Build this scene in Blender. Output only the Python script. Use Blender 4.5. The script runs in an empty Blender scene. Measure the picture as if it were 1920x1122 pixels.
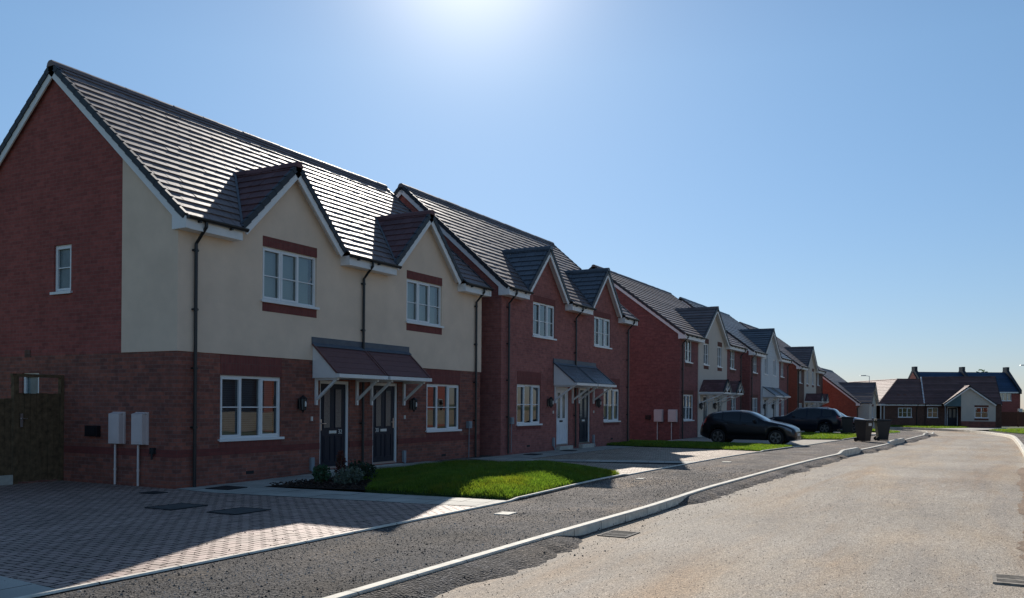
import bpy, bmesh, math, random
from mathutils import Vector, Matrix
rad = math.radians
random.seed(7)
S = bpy.context.scene
COL = S.collection

# ------------------------------------------------------------------ camera
YAW, PITCH, ROLL, FPX = 0.4948, 0.0034, 0.0067, 1628.41
CAMP = Vector((-11.58, -13.534, 1.671))
cF = Vector((math.cos(YAW)*math.cos(PITCH), math.sin(YAW)*math.cos(PITCH), math.sin(PITCH)))
cR = Vector((math.sin(YAW), -math.cos(YAW), 0))
cU = cR.cross(cF)
cR2 = cR*math.cos(ROLL)+cU*math.sin(ROLL)
cU2 = -cR*math.sin(ROLL)+cU*math.cos(ROLL)
cd = bpy.data.cameras.new('camera')
cam = bpy.data.objects.new('camera', cd)
COL.objects.link(cam)
cd.sensor_width = 36
cd.lens = FPX/1920*36
cd.shift_y = 0.1000
cd.clip_start = 0.1
cd.clip_end = 4000
cam.matrix_world = Matrix(((cR2.x, cU2.x, -cF.x, CAMP.x), (cR2.y, cU2.y, -cF.y, CAMP.y), (cR2.z, cU2.z, -cF.z, CAMP.z), (0, 0, 0, 1)))
S.camera = cam

# ------------------------------------------------------------------ sky, sun, exposure
SUN_AZ, SUN_EL = rad(31.3), rad(29.0)
w = bpy.data.worlds.new('World')
S.world = w
w.use_nodes = True
wn = w.node_tree
bg = wn.nodes['Background']
sky = wn.nodes.new('ShaderNodeTexSky')
sky.sky_type = 'NISHITA'
sky.sun_disc = False
sky.sun_elevation = SUN_EL
sky.sun_rotation = math.pi/2-SUN_AZ
sky.air_density = 1.0
sky.dust_density = 0.13
sky.ozone_density = 6.0
# the clear air thins the white band that the model puts at the horizon
wtc = wn.nodes.new('ShaderNodeTexCoord'); wsp = wn.nodes.new('ShaderNodeSeparateXYZ'); wrp = wn.nodes.new('ShaderNodeValToRGB'); wmx = wn.nodes.new('ShaderNodeMix')
wmx.data_type = 'RGBA'; wmx.blend_type = 'MULTIPLY'; wmx.inputs[0].default_value = 1
wn.links.new(wtc.outputs['Generated'], wsp.inputs[0]); wn.links.new(wsp.outputs[2], wrp.inputs[0])
we = wrp.color_ramp.elements
we[0].position = 0.0; we[0].color = (.56, .53, .60, 1)
we[1].position = .36; we[1].color = (.96, .92, .80, 1)
wm_ = we.new(.14); wm_.color = (.74, .69, .66, 1)
wn.links.new(sky.outputs['Color'], wmx.inputs[6]); wn.links.new(wrp.outputs[0], wmx.inputs[7])
# bright haze close round the sun, which stands just above the picture
wdt = wn.nodes.new('ShaderNodeVectorMath'); wdt.operation = 'DOT_PRODUCT'
wdt.inputs[1].default_value = (math.cos(SUN_AZ)*math.cos(SUN_EL), math.sin(SUN_AZ)*math.cos(SUN_EL), math.sin(SUN_EL))
wn.links.new(wtc.outputs['Generated'], wdt.inputs[0])
wmax = wn.nodes.new('ShaderNodeMath'); wmax.operation = 'MAXIMUM'; wmax.inputs[1].default_value = 0
wn.links.new(wdt.outputs['Value'], wmax.inputs[0])
wpw = wn.nodes.new('ShaderNodeMath'); wpw.operation = 'POWER'; wpw.inputs[1].default_value = 200
wn.links.new(wmax.outputs[0], wpw.inputs[0])
wadd = wn.nodes.new('ShaderNodeMix'); wadd.data_type = 'RGBA'; wadd.blend_type = 'ADD'
wadd.inputs[7].default_value = (5.2, 4.5, 3.5, 1)
wn.links.new(wpw.outputs[0], wadd.inputs[0]); wn.links.new(wmx.outputs[2], wadd.inputs[6])
wn.links.new(wadd.outputs[2], bg.inputs['Color'])
bg.inputs['Strength'].default_value = 0.09
sd = bpy.data.lights.new('sun', 'SUN')
sun = bpy.data.objects.new('sun', sd)
COL.objects.link(sun)
sd.energy = 4.2
sd.angle = rad(0.5)
sd.color = (1.0, 0.93, 0.84)
sdir = Vector((math.cos(SUN_AZ)*math.cos(SUN_EL), math.sin(SUN_AZ)*math.cos(SUN_EL), math.sin(SUN_EL)))
sun.rotation_euler = sdir.to_track_quat('Z', 'Y').to_euler()
sun.location = (40, 30, 40)
S.view_settings.view_transform = 'Standard'
S.view_settings.look = 'None'
S.view_settings.exposure = 0.6
S.view_settings.gamma = 1

# ------------------------------------------------------------------ helpers: ground height, meshes, tags
def g(x):
    def ss(a, b):
        t = min(max((x-a)/(b-a), 0), 1); return t*t*(3-2*t)
    return .06*ss(1, 6)-.06*ss(14, 28)-.4*ss(42, 70)

def tag(o, label=None, cat=None, group=None, kind=None):
    if label: o['label'] = label
    if cat: o['category'] = cat
    if group: o['group'] = group
    if kind: o['kind'] = kind
    return o

def empty(name, loc, rz=0, label=None, cat=None, group=None):
    o = bpy.data.objects.new(name, None)
    COL.objects.link(o)
    o.location = loc
    o.rotation_euler = (0, 0, rz)
    o.empty_display_size = 0.3
    return tag(o, label, cat, group)

class MB:
    def __init__(s, xf=None):
        s.v = []; s.f = []; s.m = []; s.xf = xf
    def pt(s, p):
        if s.xf: p = s.xf(*p)
        s.v.append(tuple(p)); return len(s.v)-1
    def poly(s, pts, m=0):
        s.f.append([s.pt(p) for p in pts]); s.m.append(m)
    def hexa(s, c, m=0):
        i = [s.pt(p) for p in c]
        for q in ((0, 3, 2, 1), (4, 5, 6, 7), (0, 1, 5, 4), (1, 2, 6, 5), (2, 3, 7, 6), (3, 0, 4, 7)):
            s.f.append([i[k] for k in q]); s.m.append(m)
    def box(s, x0, x1, y0, y1, z0, z1, m=0):
        s.hexa([(x0, y0, z0), (x1, y0, z0), (x1, y1, z0), (x0, y1, z0), (x0, y0, z1), (x1, y0, z1), (x1, y1, z1), (x0, y1, z1)], m)
    def obox(s, c, a, b, n, m=0):
        c, a, b, n = Vector(c), Vector(a), Vector(b), Vector(n)
        s.hexa([c-a-b-n, c+a-b-n, c+a+b-n, c-a+b-n, c-a-b+n, c+a-b+n, c+a+b+n, c-a+b+n], m)
    def beam(s, p, q, wd, ht, m=0, up=(0, 0, 1)):
        p, q = Vector(p), Vector(q)
        d = (q-p); a = d/2; d = d.normalized()
        b = d.cross(Vector(up)).normalized()*wd/2
        n = b.cross(d).normalized()*ht/2
        s.obox((p+q)/2, a, b, n, m)
    def prism(s, pts, d, m=0):
        d = Vector(d); n = len(pts)
        a = [s.pt(p) for p in pts]; b = [s.pt(Vector(p)+d) for p in pts]
        s.f.append(a[::-1]); s.m.append(m); s.f.append(b); s.m.append(m)
        for i in range(n):
            j = (i+1) % n
            s.f.append([a[i], a[j], b[j], b[i]]); s.m.append(m)
    def tube(s, pts, r, n=8, m=0, cap=True):
        pts = [Vector(p) for p in pts]; rings = []
        ref = None
        for i, p in enumerate(pts):
            d = (pts[min(i+1, len(pts)-1)]-pts[max(i-1, 0)]).normalized()
            if ref is None:
                ref = Vector((0, 0, 1)) if abs(d.z) < .9 else Vector((1, 0, 0))
            a = (ref-d*ref.dot(d)).normalized(); ref = a; b = d.cross(a)
            rr = r[i] if isinstance(r, (list, tuple)) else r
            rings.append([s.pt(p+(a*math.cos(t)+b*math.sin(t))*rr) for t in [2*math.pi*k/n for k in range(n)]])
        for i in range(len(rings)-1):
            for k in range(n):
                s.f.append([rings[i][k], rings[i][(k+1) % n], rings[i+1][(k+1) % n], rings[i+1][k]]); s.m.append(m)
        if cap:
            s.f.append(rings[0][::-1]); s.m.append(m); s.f.append(rings[-1]); s.m.append(m)
    def lathe(s, prof, c, ax='z', n=16, m=0, cap=True):
        rings = []
        for r, h in prof:
            ring = []
            for k in range(n):
                t = 2*math.pi*k/n
                q = {'z': (r*math.cos(t), r*math.sin(t), h), 'y': (r*math.cos(t), h, r*math.sin(t)), 'x': (h, r*math.cos(t), r*math.sin(t))}[ax]
                ring.append(s.pt((c[0]+q[0], c[1]+q[1], c[2]+q[2])))
            rings.append(ring)
        for i in range(len(rings)-1):
            for k in range(n):
                s.f.append([rings[i][k], rings[i][(k+1) % n], rings[i+1][(k+1) % n], rings[i+1][k]]); s.m.append(m)
        if cap: s.f.append(rings[0][::-1]); s.m.append(m); s.f.append(rings[-1]); s.m.append(m)
    def build(s, name, mats, parent=None, smooth=False, fix=False, bevel=0, label=None):
        me = bpy.data.meshes.new(name)
        me.from_pydata(s.v, [], s.f)
        if not isinstance(mats, (list, tuple)): mats = [mats]
        for k in mats: me.materials.append(k)
        if len(mats) > 1: me.polygons.foreach_set('material_index', s.m)
        if smooth: me.polygons.foreach_set('use_smooth', [True]*len(s.f))
        if fix:
            bm = bmesh.new(); bm.from_mesh(me)
            bmesh.ops.remove_doubles(bm, verts=bm.verts, dist=1e-5)
            bmesh.ops.recalc_face_normals(bm, faces=bm.faces); bm.to_mesh(me); bm.free()
        me.update()
        o = bpy.data.objects.new(name, me)
        COL.objects.link(o)
        if parent: o.parent = parent
        if bevel:
            b = o.modifiers.new('bevel', 'BEVEL'); b.width = bevel; b.segments = 2; b.limit_method = 'ANGLE'
        if label: o['label'] = label
        return o

def clip(poly, hp):
    """keep the part of a 2D convex polygon where a*x+b*y<=c"""
    a, b, c = hp; out = []
    n = len(poly)
    for i in range(n):
        p, q = poly[i], poly[(i+1) % n]
        dp, dq = a*p[0]+b*p[1]-c, a*q[0]+b*q[1]-c
        if dp <= 1e-9: out.append(p)
        if (dp < -1e-9 and dq > 1e-9) or (dp > 1e-9 and dq < -1e-9):
            t = dp/(dp-dq); out.append((p[0]+(q[0]-p[0])*t, p[1]+(q[1]-p[1])*t))
    return out if len(out) > 2 else []

def hps(poly):
    ar = sum(poly[i][0]*poly[(i+1) % len(poly)][1]-poly[(i+1) % len(poly)][0]*poly[i][1] for i in range(len(poly)))
    if ar < 0: poly = poly[::-1]
    r = []
    for i in range(len(poly)):
        p, q = poly[i], poly[(i+1) % len(poly)]
        a, b = q[1]-p[1], -(q[0]-p[0])
        L = math.hypot(a, b)
        if L < 1e-9: continue
        r.append((a/L, b/L, (a*p[0]+b*p[1])/L))
    return r

def inter(poly, H):
    for h in H:
        if not poly: return []
        poly = clip(poly, h)
    return poly

def subtract(polys, H):
    out = []
    for P in polys:
        cur = P
        for a, b, c in H:
            if not cur: break
            o = clip(cur, (-a, -b, -c))
            if o: out.append(o)
            cur = clip(cur, (a, b, c))
    return out

def sheet(mb, poly, zoff, m=0, skirt=0):
    """lay a flat polygon over the falling ground (split along x so it follows g)"""
    tris = [poly]
    if len(poly) > 4 or True:
        # fan-free triangulation for non-convex outlines
        from mathutils.geometry import tessellate_polygon
        t = tessellate_polygon([[Vector((p[0], p[1], 0)) for p in poly]])
        tris = [[poly[i] for i in q] for q in t]
    for T in tris:
        x0, x1 = min(p[0] for p in T), max(p[0] for p in T)
        cuts = [x0]+[c for c in range(0, 74, 1) if x0 < c < x1]+[x1]
        for a, b in zip(cuts[:-1], cuts[1:]):
            q = inter(T, [(1, 0, b), (-1, 0, -a)])
            if q:
                ar = sum(q[i][0]*q[(i+1) % len(q)][1]-q[(i+1) % len(q)][0]*q[i][1] for i in range(len(q)))
                if abs(ar) < 1e-7: continue
                if ar < 0: q = q[::-1]
                mb.poly([(p[0], p[1], g(p[0])+zoff) for p in q], m)

def inpoly(x, y, P):
    r = False; n = len(P)
    for i in range(n):
        (x1, y1), (x2, y2) = P[i], P[(i+1) % n]
        if (y1 > y) != (y2 > y) and x < (x2-x1)*(y-y1)/(y2-y1)+x1: r = not r
    return r

# ------------------------------------------------------------------ materials
class N:
    def __init__(s, name):
        s.m = bpy.data.materials.new(name); s.m.use_nodes = True
        s.t = s.m.node_tree; s.b = s.t.nodes['Principled BSDF']
    def n(s, typ, **kw):
        x = s.t.nodes.new('ShaderNode'+typ)
        for k, v in kw.items():
            if k.startswith('_'): setattr(x, k[1:], v)
            else:
                key = int(k[1:]) if k[0] == 'i' and k[1:].isdigit() else k.replace('__', ' ')
                x.inputs[key].default_value = v
        return x
    def l(s, a, b): s.t.links.new(a, b)
    def obj(s): return s.n('TexCoord').outputs['Object']
    def noise(s, vec, scale, detail=4, rough=.6, out='Fac'):
        x = s.n('TexNoise', Scale=scale, Detail=detail, Roughness=rough); s.l(vec, x.inputs['Vector']); return x.outputs[out]
    def ramp(s, fac, stops):
        x = s.n('ValToRGB'); s.l(fac, x.inputs[0]); e = x.color_ramp.elements
        while len(e) > len(stops): e.remove(e[-1])
        while len(e) < len(stops): e.new(1)
        for k, (p, c) in zip(e, stops): k.position = p; k.color = (*c, 1)
        return x.outputs[0]
    def mix(s, fac, a, b, blend='MIX'):
        x = s.n('Mix', _data_type='RGBA', _blend_type=blend)
        for v, i in ((fac, 0), (a, 6), (b, 7)):
            if isinstance(v, (int, float)): x.inputs[i].default_value = v
            elif isinstance(v, tuple): x.inputs[i].default_value = (*v, 1)
            else: s.l(v, x.inputs[i])
        return x.outputs[2]
    def bump(s, h, strength, dist):
        x = s.n('Bump', Strength=strength, Distance=dist); s.l(h, x.inputs['Height']); s.l(x.outputs[0], s.b.inputs['Normal'])
    def set(s, base=None, rough=None, spec=None, metal=None, coat=None):
        I = s.b.inputs
        if base is not None:
            if isinstance(base, tuple): I['Base Color'].default_value = (*base, 1)
            else: s.l(base, I['Base Color'])
        if rough is not None:
            if isinstance(rough, (int, float)): I['Roughness'].default_value = rough
            else: s.l(rough, I['Roughness'])
        if spec is not None: I['Specular IOR Level'].default_value = spec
        if metal is not None: I['Metallic'].default_value = metal
        if coat is not None: I['Coat Weight'].default_value = coat; I['Coat Roughness'].default_value = .03
        return s.m

def sc(c, k): return tuple(min(1, x*k) for x in c)

def m_plain(name, c, rough=.5, spec=.5, var=.08, scale=3, metal=0, bump=0, bscale=60, coat=None):
    k = N(name); v = k.obj()
    k.set(k.ramp(k.noise(v, scale, 5), [(.25, sc(c, 1-var*2)), (.75, sc(c, 1+var*2))]), rough, spec, metal, coat)
    if bump: k.bump(k.noise(v, bscale, 3), bump, .004)
    return k.m

def m_brick(name, c1, c2, mortar, var=.35, msize=.012, soldier=False):
    k = N(name); tc = k.n('TexCoord')
    xyz = k.n('SeparateXYZ'); k.l(tc.outputs['Object'], xyz.inputs[0])
    nn = k.n('SeparateXYZ'); k.l(tc.outputs['Normal'], nn.inputs[0])
    ab = k.n('Math', _operation='ABSOLUTE'); k.l(nn.outputs[0], ab.inputs[0])
    gt = k.n('Math', _operation='GREATER_THAN', i1=.5); k.l(ab.outputs[0], gt.inputs[0])
    mx = k.n('Mix', _data_type='FLOAT'); k.l(gt.outputs[0], mx.inputs[0]); k.l(xyz.outputs[0], mx.inputs[2]); k.l(xyz.outputs[1], mx.inputs[3])
    cb = k.n('CombineXYZ')
    if soldier: k.l(xyz.outputs[2], cb.inputs[0]); k.l(mx.outputs[0], cb.inputs[1])
    else: k.l(mx.outputs[0], cb.inputs[0]); k.l(xyz.outputs[2], cb.inputs[1])
    b = k.n('TexBrick', Scale=1.0, Mortar__Size=msize*.5, Mortar__Smooth=.2, Bias=0.0, Brick__Width=.225, Row__Height=.075)
    b.offset = 0 if soldier else .5
    k.l(cb.outputs[0], b.inputs['Vector'])
    b.inputs['Color1'].default_value = (*c1, 1); b.inputs['Color2'].default_value = (*c2, 1); b.inputs['Mortar'].default_value = (*mortar, 1)
    big = k.noise(tc.outputs['Object'], .9, 4, .6)
    mid = k.noise(cb.outputs[0], 7, 3, .7)
    col = k.mix(1, b.outputs['Color'], k.ramp(big, [(.3, (1-var*.5,)*3), (.7, (1+var*.3,)*3)]), 'MULTIPLY')
    col = k.mix(1, col, k.ramp(mid, [(.25, (1-var,)*3), (.75, (1+var*.6,)*3)]), 'MULTIPLY')
    k.set(col, .85, .25)
    k.bump(b.outputs['Fac'], .35, -.006)
    return k.m

def m_tile(name, c, rough=.42, var=.22, spec=.5):
    k = N(name); v = k.obj(); ge = k.n('NewGeometry')
    r = k.ramp(ge.outputs['Random Per Island'], [(0, sc(c, 1-var)), (1, sc(c, 1+var))])
    fine = k.noise(v, 40, 4, .7)
    col = k.mix(1, r, k.ramp(fine, [(.3, (.75,)*3), (.7, (1.2,)*3)]), 'MULTIPLY')
    col = k.mix(1, col, k.ramp(k.noise(v, 1.3, 4), [(.3, (.85,)*3), (.7, (1.12,)*3)]), 'MULTIPLY')
    k.set(col, k.ramp(k.noise(v, 25, 3), [(.3, (rough-.08,)*3), (.7, (rough+.12,)*3)]), spec)
    k.bump(fine, .12, .004)
    return k.m

def m_glass(name, tint, body):
    """window glass: mirror-like by Fresnel, else looks through to the room"""
    k = N(name); t = k.t
    t.nodes.remove(k.b)
    fr = k.n('Fresnel', IOR=1.62)
    tr = k.n('BsdfTransparent'); tr.inputs[0].default_value = (*tint, 1)
    gl = k.n('BsdfGlossy', Roughness=.015); gl.inputs[0].default_value = (.95, .98, 1, 1)
    nz = k.n('TexNoise', Scale=.9, Detail=1); k.l(k.obj(), nz.inputs['Vector'])
    bp = k.n('Bump', Strength=.12, Distance=.02); k.l(nz.outputs[0], bp.inputs['Height']); k.l(bp.outputs[0], gl.inputs['Normal'])
    ad = k.n('MapRange', i1=0, i2=1, i3=body, i4=1); k.l(fr.outputs[0], ad.inputs[0])
    mx = k.n('MixShader'); k.l(ad.outputs[0], mx.inputs[0]); k.l(tr.outputs[0], mx.inputs[1]); k.l(gl.outputs[0], mx.inputs[2])
    k.l(mx.outputs[0], t.nodes['Material Output'].inputs[0])
    return k.m

def m_ground(name, stops, fine=90, rough=.85, bump=.6, bd=.012, big=((.35, .8), (.65, 1.15)), bigs=.35, spec=.3, spot=None, mids=()):
    k = N(name); v = k.obj()
    col = k.ramp(k.noise(v, fine, 3, .7), stops)
    b1 = k.noise(v, bigs, 6, .62)
    col = k.mix(1, col, k.ramp(b1, [(p, (q,)*3) for p, q in big]), 'MULTIPLY')
    for s2, lo, hi in mids:
        col = k.mix(1, col, k.ramp(k.noise(v, s2, 3, .75), [(.32, (lo,)*3), (.5, (1,)*3), (.68, (hi,)*3)]), 'MULTIPLY')
    if spot:
        mp = k.n('Mapping', Scale=(.12, .5, .5)); k.l(v, mp.inputs[0])
        f = k.ramp(k.noise(mp.outputs[0], spot[0], 7, .65), [(spot[1], (0,)*3), (spot[2], (1,)*3)])
        col = k.mix(f, col, k.mix(1, col, spot[3], 'MULTIPLY'))
    k.set(col, rough, spec)
    vo = k.n('TexVoronoi', Scale=fine*.8); k.l(v, vo.inputs['Vector'])
    h = k.n('Math', _operation='ADD'); k.l(vo.outputs['Distance'], h.inputs[0]); k.l(k.noise(v, fine*.35, 4, .7), h.inputs[1])
    k.bump(h.outputs[0], bump, bd)
    return k.m

def m_island(name, c, var, rough=.8, spec=.3, fine=120, c2=None):
    k = N(name); v = k.obj(); ge = k.n('NewGeometry')
    c2 = c2 or c
    col = k.ramp(ge.outputs['Random Per Island'], [(0, sc(c, 1-var)), (.5, c), (1, sc(c2, 1+var))])
    col = k.mix(1, col, k.ramp(k.noise(v, fine, 3, .7), [(.3, (.8,)*3), (.7, (1.18,)*3)]), 'MULTIPLY')
    col = k.mix(1, col, k.ramp(k.noise(v, .8, 5, .6), [(.3, (.8,)*3), (.7, (1.15,)*3)]), 'MULTIPLY')
    k.set(col, rough, spec); k.bump(k.noise(v, fine, 3), .25, .004)
    return k.m

M = dict(
    brick_low=m_brick('brick multi red', (.34, .115, .08), (.19, .076, .062), (.22, .14, .12)),
    brick_red=m_brick('brick smooth red', (.36, .098, .082), (.265, .072, .062), (.26, .125, .112), .26, .011),
    brick_rose=m_brick('brick weathered red', (.37, .135, .115), (.27, .098, .088), (.28, .15, .135), .28, .011),
    brick_dusk=m_brick('brick plum red', (.275, .098, .09), (.20, .075, .072), (.22, .12, .11), .28, .011),
    brick_orange=m_brick('brick orange red', (.32, .085, .05), (.25, .07, .045), (.27, .14, .11), .25),
    soldier=m_brick('brick soldier course', (.225, .068, .058), (.19, .056, .05), (.16, .085, .075), .18, .009, True),
    band=m_brick('brick plinth band', (.22, .062, .052), (.18, .05, .044), (.14, .06, .055), .2, .009),
    soldier_brown=m_brick('brick brown panel', (.16, .06, .045), (.14, .055, .042), (.14, .08, .07), .18, .009, True),
    brick_brown=m_brick('brick brown', (.17, .085, .06), (.125, .065, .05), (.15, .105, .09)),
    render=m_plain('cream render', (.76, .59, .455), .9, .2, .05, 1.2, bump=.25, bscale=180),
    render_pale=m_plain('pale render', (.58, .52, .45), .9, .2, .03, 1.2, bump=.25, bscale=180),
    upvc=m_plain('white upvc', (.78, .78, .78), .35, .5, .02),
    white=m_plain('white fascia', (.76, .75, .74), .45, .45, .03),
    tile=m_tile('brown roof tile', (.165, .122, .115), .56),
    tile_red=m_tile('plum roof tile', (.155, .08, .08), .68, .22, .2),
    tile_russet=m_tile('russet roof tile', (.15, .085, .075), .66, .22, .2),
    tile_slate=m_tile('slate blue roof tile', (.075, .085, .10), .42),
    tile_grey=m_tile('grey brown roof tile', (.15, .115, .11), .55, .22, .35),
    tile_blue=m_tile('dark blue roof tile', (.016, .045, .095), .5),
    verge=m_plain('dark dry verge', (.022, .027, .035), .5, .4, .15, 6),
    black=m_plain('black upvc', (.012, .012, .015), .38, .5, .1),
    iron=m_plain('dark iron', (.03, .03, .032), .8, .2, .25, 14, bump=.3, bscale=80),
    lead=m_plain('lead flashing', (.075, .09, .115), .55, .5, .12, 5),
    door_navy=m_plain('navy composite door', (.006, .012, .026), .45, .3, .05),
    door_white=m_plain('white composite door', (.72, .74, .78), .4, .5, .02),
    steel=m_plain('satin steel', (.55, .55, .55), .3, .5, .05, metal=1),
    chrome_white=m_plain('pale letter plate', (.72, .7, .66), .35, .5, .04),
    glass=m_glass('window glass', (.62, .72, .72), .10),
    glass_dark=m_glass('dark window glass', (.34, .44, .50), .07),
    canopy_plum=m_plain('plum canopy sheet', (.15, .07, .068), .6, .3, .06, 8),
    drain_dusty=m_plain('dusty drain iron', (.27, .24, .20), .85, .2, .3, 10),
    obscure=m_plain('obscure door glass', (.10, .115, .12), .22, .6, .15, 30),
    frosted=m_plain('frosted window glass', (.13, .17, .18), .25, .5, .2, 3),
    blind=m_plain('white blind', (.62, .66, .66), .6, .3, .02),
    curtain=m_plain('grey curtain', (.30, .29, .28), .9, .1, .2, 4),
    cover=m_plain('cover plate', (.07, .072, .07), .75, .3, .2, 8, bump=.4, bscale=60),
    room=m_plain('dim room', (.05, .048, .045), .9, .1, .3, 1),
    meter=m_plain('meter box', (.68, .57, .54), .55, .4, .04),
    meter_pipe=m_plain('pale conduit', (.66, .58, .55), .5, .4, .04),
    grey_plastic=m_plain('grey plastic', (.24, .27, .30), .5, .4, .06),
    wood=m_plain('weathered timber', (.125, .082, .045), .8, .25, .3, 9, bump=.4, bscale=40),
    wood_red=m_plain('red brown timber', (.13, .05, .032), .8, .25, .2, 9, bump=.4, bscale=40),
    concrete=m_plain('concrete', (.46, .44, .39), .85, .3, .12, 9, bump=.4, bscale=90),
    kerb=m_plain('kerb concrete', (.64, .60, .51), .8, .3, .14, 7, bump=.5, bscale=120),
    slab=m_island('paving slab', (.42, .40, .35), .09),
    paver=m_island('block paver', (.37, .265, .215), .16, c2=(.36, .25, .21), rough=.7, spec=.5),
    paver_buff=m_island('buff block paver', (.42, .33, .24), .12, c2=(.38, .28, .21), rough=.7, spec=.45),
    joint=m_plain('paving joint', (.03, .026, .025), .95, .1, .3, 30),
    clad=m_plain('pale grey boarding', (.50, .54, .56), .6, .3, .04, 2),
    clad_teal=m_plain('teal boarding', (.085, .15, .17), .6, .3, .05, 2),
    soil=m_ground('dark soil', [(.3, (.012, .009, .007)), (.7, (.05, .036, .026))], 40, .95, 1, .02),
    earth=m_ground('field earth', [(.3, (.05, .06, .022)), (.7, (.11, .12, .05))], 6, .95, .5, .05),
    road=m_ground('road binder course', [(.30, (.07, .06, .047)), (.45, (.258, .221, .178)), (.56, (.345, .298, .238)), (.69, (.72, .65, .55))], 70, .85, .5, .010, ((.3, .80), (.7, 1.15)), .3, .32, (1.5, .46, .66, (1.06, .95, .82)), mids=((24, .72, 1.3), (9, .85, 1.14))),
    pavement=m_ground('pavement tarmac', [(.3, (.016, .015, .016)), (.47, (.06, .057, .056)), (.6, (.105, .10, .095)), (.74, (.42, .40, .365))], 46, .9, .8, .025, ((.3, .5), (.7, 1.5)), .55, .2, (2.4, .5, .7, (1.35, 1.22, 1.06)), mids=((22, .45, 1.7), (8, .6, 1.4))),
    gravel=m_island('loose chippings', (.05, .047, .044), .8, c2=(.12, .11, .10)), chip_light=m_island('pale chippings', (.20, .185, .165), .9, c2=(.30, .28, .25)),
    mulch=m_island('bark mulch', (.022, .014, .011), .8, c2=(.05, .03, .022)),
    turf=m_ground('turf', [(.3, (.012, .028, .006)), (.7, (.035, .075, .014))], 30, .95, .8, .02),
)

def m_leaf(name, a, b, rough=.55, trans=.35, patch=None):
    k = N(name); ge = k.n('NewGeometry')
    col = k.ramp(ge.outputs['Random Per Island'], [(0, a), (1, b)])
    if patch:
        v = k.obj()
        f = k.ramp(k.noise(v, 1.1, 5, .65), [(.48, (0,)*3), (.68, (1,)*3)])
        col = k.mix(f, col, k.mix(1, col, patch, 'MULTIPLY'))
        col = k.mix(1, col, k.ramp(k.noise(v, 2.6, 4, .7), [(.3, (.7,)*3), (.7, (1.15,)*3)]), 'MULTIPLY')
    k.set(col, rough, .35)
    tl = k.n('BsdfTranslucent'); k.l(k.mix(1, col, (1.6, 1.7, .8), 'MULTIPLY'), tl.inputs[0])
    mx = k.n('MixShader', i0=trans); k.l(k.b.outputs[0], mx.inputs[1]); k.l(tl.outputs[0], mx.inputs[2])
    k.l(mx.outputs[0], k.t.nodes['Material Output'].inputs[0])
    return k.m
def grazing_tint(m, x0, x1, near, far_):
    """fresh dark tarmac, then grazing-light paling painted in along the street; ragged noise edge"""
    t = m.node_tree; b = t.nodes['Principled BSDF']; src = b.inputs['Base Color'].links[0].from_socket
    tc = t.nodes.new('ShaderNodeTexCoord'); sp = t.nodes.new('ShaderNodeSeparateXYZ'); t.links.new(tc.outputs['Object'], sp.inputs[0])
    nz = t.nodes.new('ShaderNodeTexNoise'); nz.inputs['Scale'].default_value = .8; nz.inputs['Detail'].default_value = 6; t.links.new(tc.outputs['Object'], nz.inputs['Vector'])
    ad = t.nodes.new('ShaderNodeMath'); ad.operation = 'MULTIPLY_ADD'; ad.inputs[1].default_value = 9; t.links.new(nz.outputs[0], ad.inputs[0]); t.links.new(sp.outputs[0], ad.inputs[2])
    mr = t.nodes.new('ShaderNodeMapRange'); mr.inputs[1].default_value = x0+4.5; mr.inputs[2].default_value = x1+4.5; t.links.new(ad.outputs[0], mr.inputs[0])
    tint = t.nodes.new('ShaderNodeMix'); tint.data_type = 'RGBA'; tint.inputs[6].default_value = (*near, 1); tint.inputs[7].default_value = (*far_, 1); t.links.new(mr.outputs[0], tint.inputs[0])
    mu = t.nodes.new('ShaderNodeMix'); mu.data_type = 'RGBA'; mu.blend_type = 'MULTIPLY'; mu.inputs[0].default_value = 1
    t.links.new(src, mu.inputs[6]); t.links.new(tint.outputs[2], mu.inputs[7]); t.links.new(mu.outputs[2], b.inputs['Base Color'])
def streaked(m, scale, lo, hi, tint):
    """wheel dust and scuffs: long soft streaks along the street"""
    t = m.node_tree; b = t.nodes['Principled BSDF']; src = b.inputs['Base Color'].links[0].from_socket
    tc = t.nodes.new('ShaderNodeTexCoord'); mp = t.nodes.new('ShaderNodeMapping'); mp.inputs['Scale'].default_value = scale; t.links.new(tc.outputs['Object'], mp.inputs[0])
    nz = t.nodes.new('ShaderNodeTexNoise'); nz.inputs['Scale'].default_value = 1; nz.inputs['Detail'].default_value = 7; nz.inputs['Roughness'].default_value = .65; nz.inputs['Distortion'].default_value = .6
    t.links.new(mp.outputs[0], nz.inputs['Vector'])
    mr = t.nodes.new('ShaderNodeMapRange'); mr.inputs[1].default_value = lo; mr.inputs[2].default_value = hi; t.links.new(nz.outputs[0], mr.inputs[0])
    mu = t.nodes.new('ShaderNodeMix'); mu.data_type = 'RGBA'; mu.blend_type = 'MULTIPLY'; t.links.new(mr.outputs[0], mu.inputs[0]); t.links.new(src, mu.inputs[6]); mu.inputs[7].default_value = (*tint, 1)
    t.links.new(mu.outputs[2], b.inputs['Base Color'])
streaked(M['road'], (.10, .9, 1), .48, .66, (.80, .80, .83))
streaked(M['road'], (.07, .55, 1), .52, .68, (.92, .78, .64))
streaked(M['road'], (.5, .7, 1), .55, .7, (1.12, 1.08, 1.02))
streaked(M['pavement'], (.6, .9, 1), .5, .66, (1.3, 1.2, 1.06))
grazing_tint(M['pavement'], -4, 3, (.70, .70, .73), (1.75, 1.62, 1.52))

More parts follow.
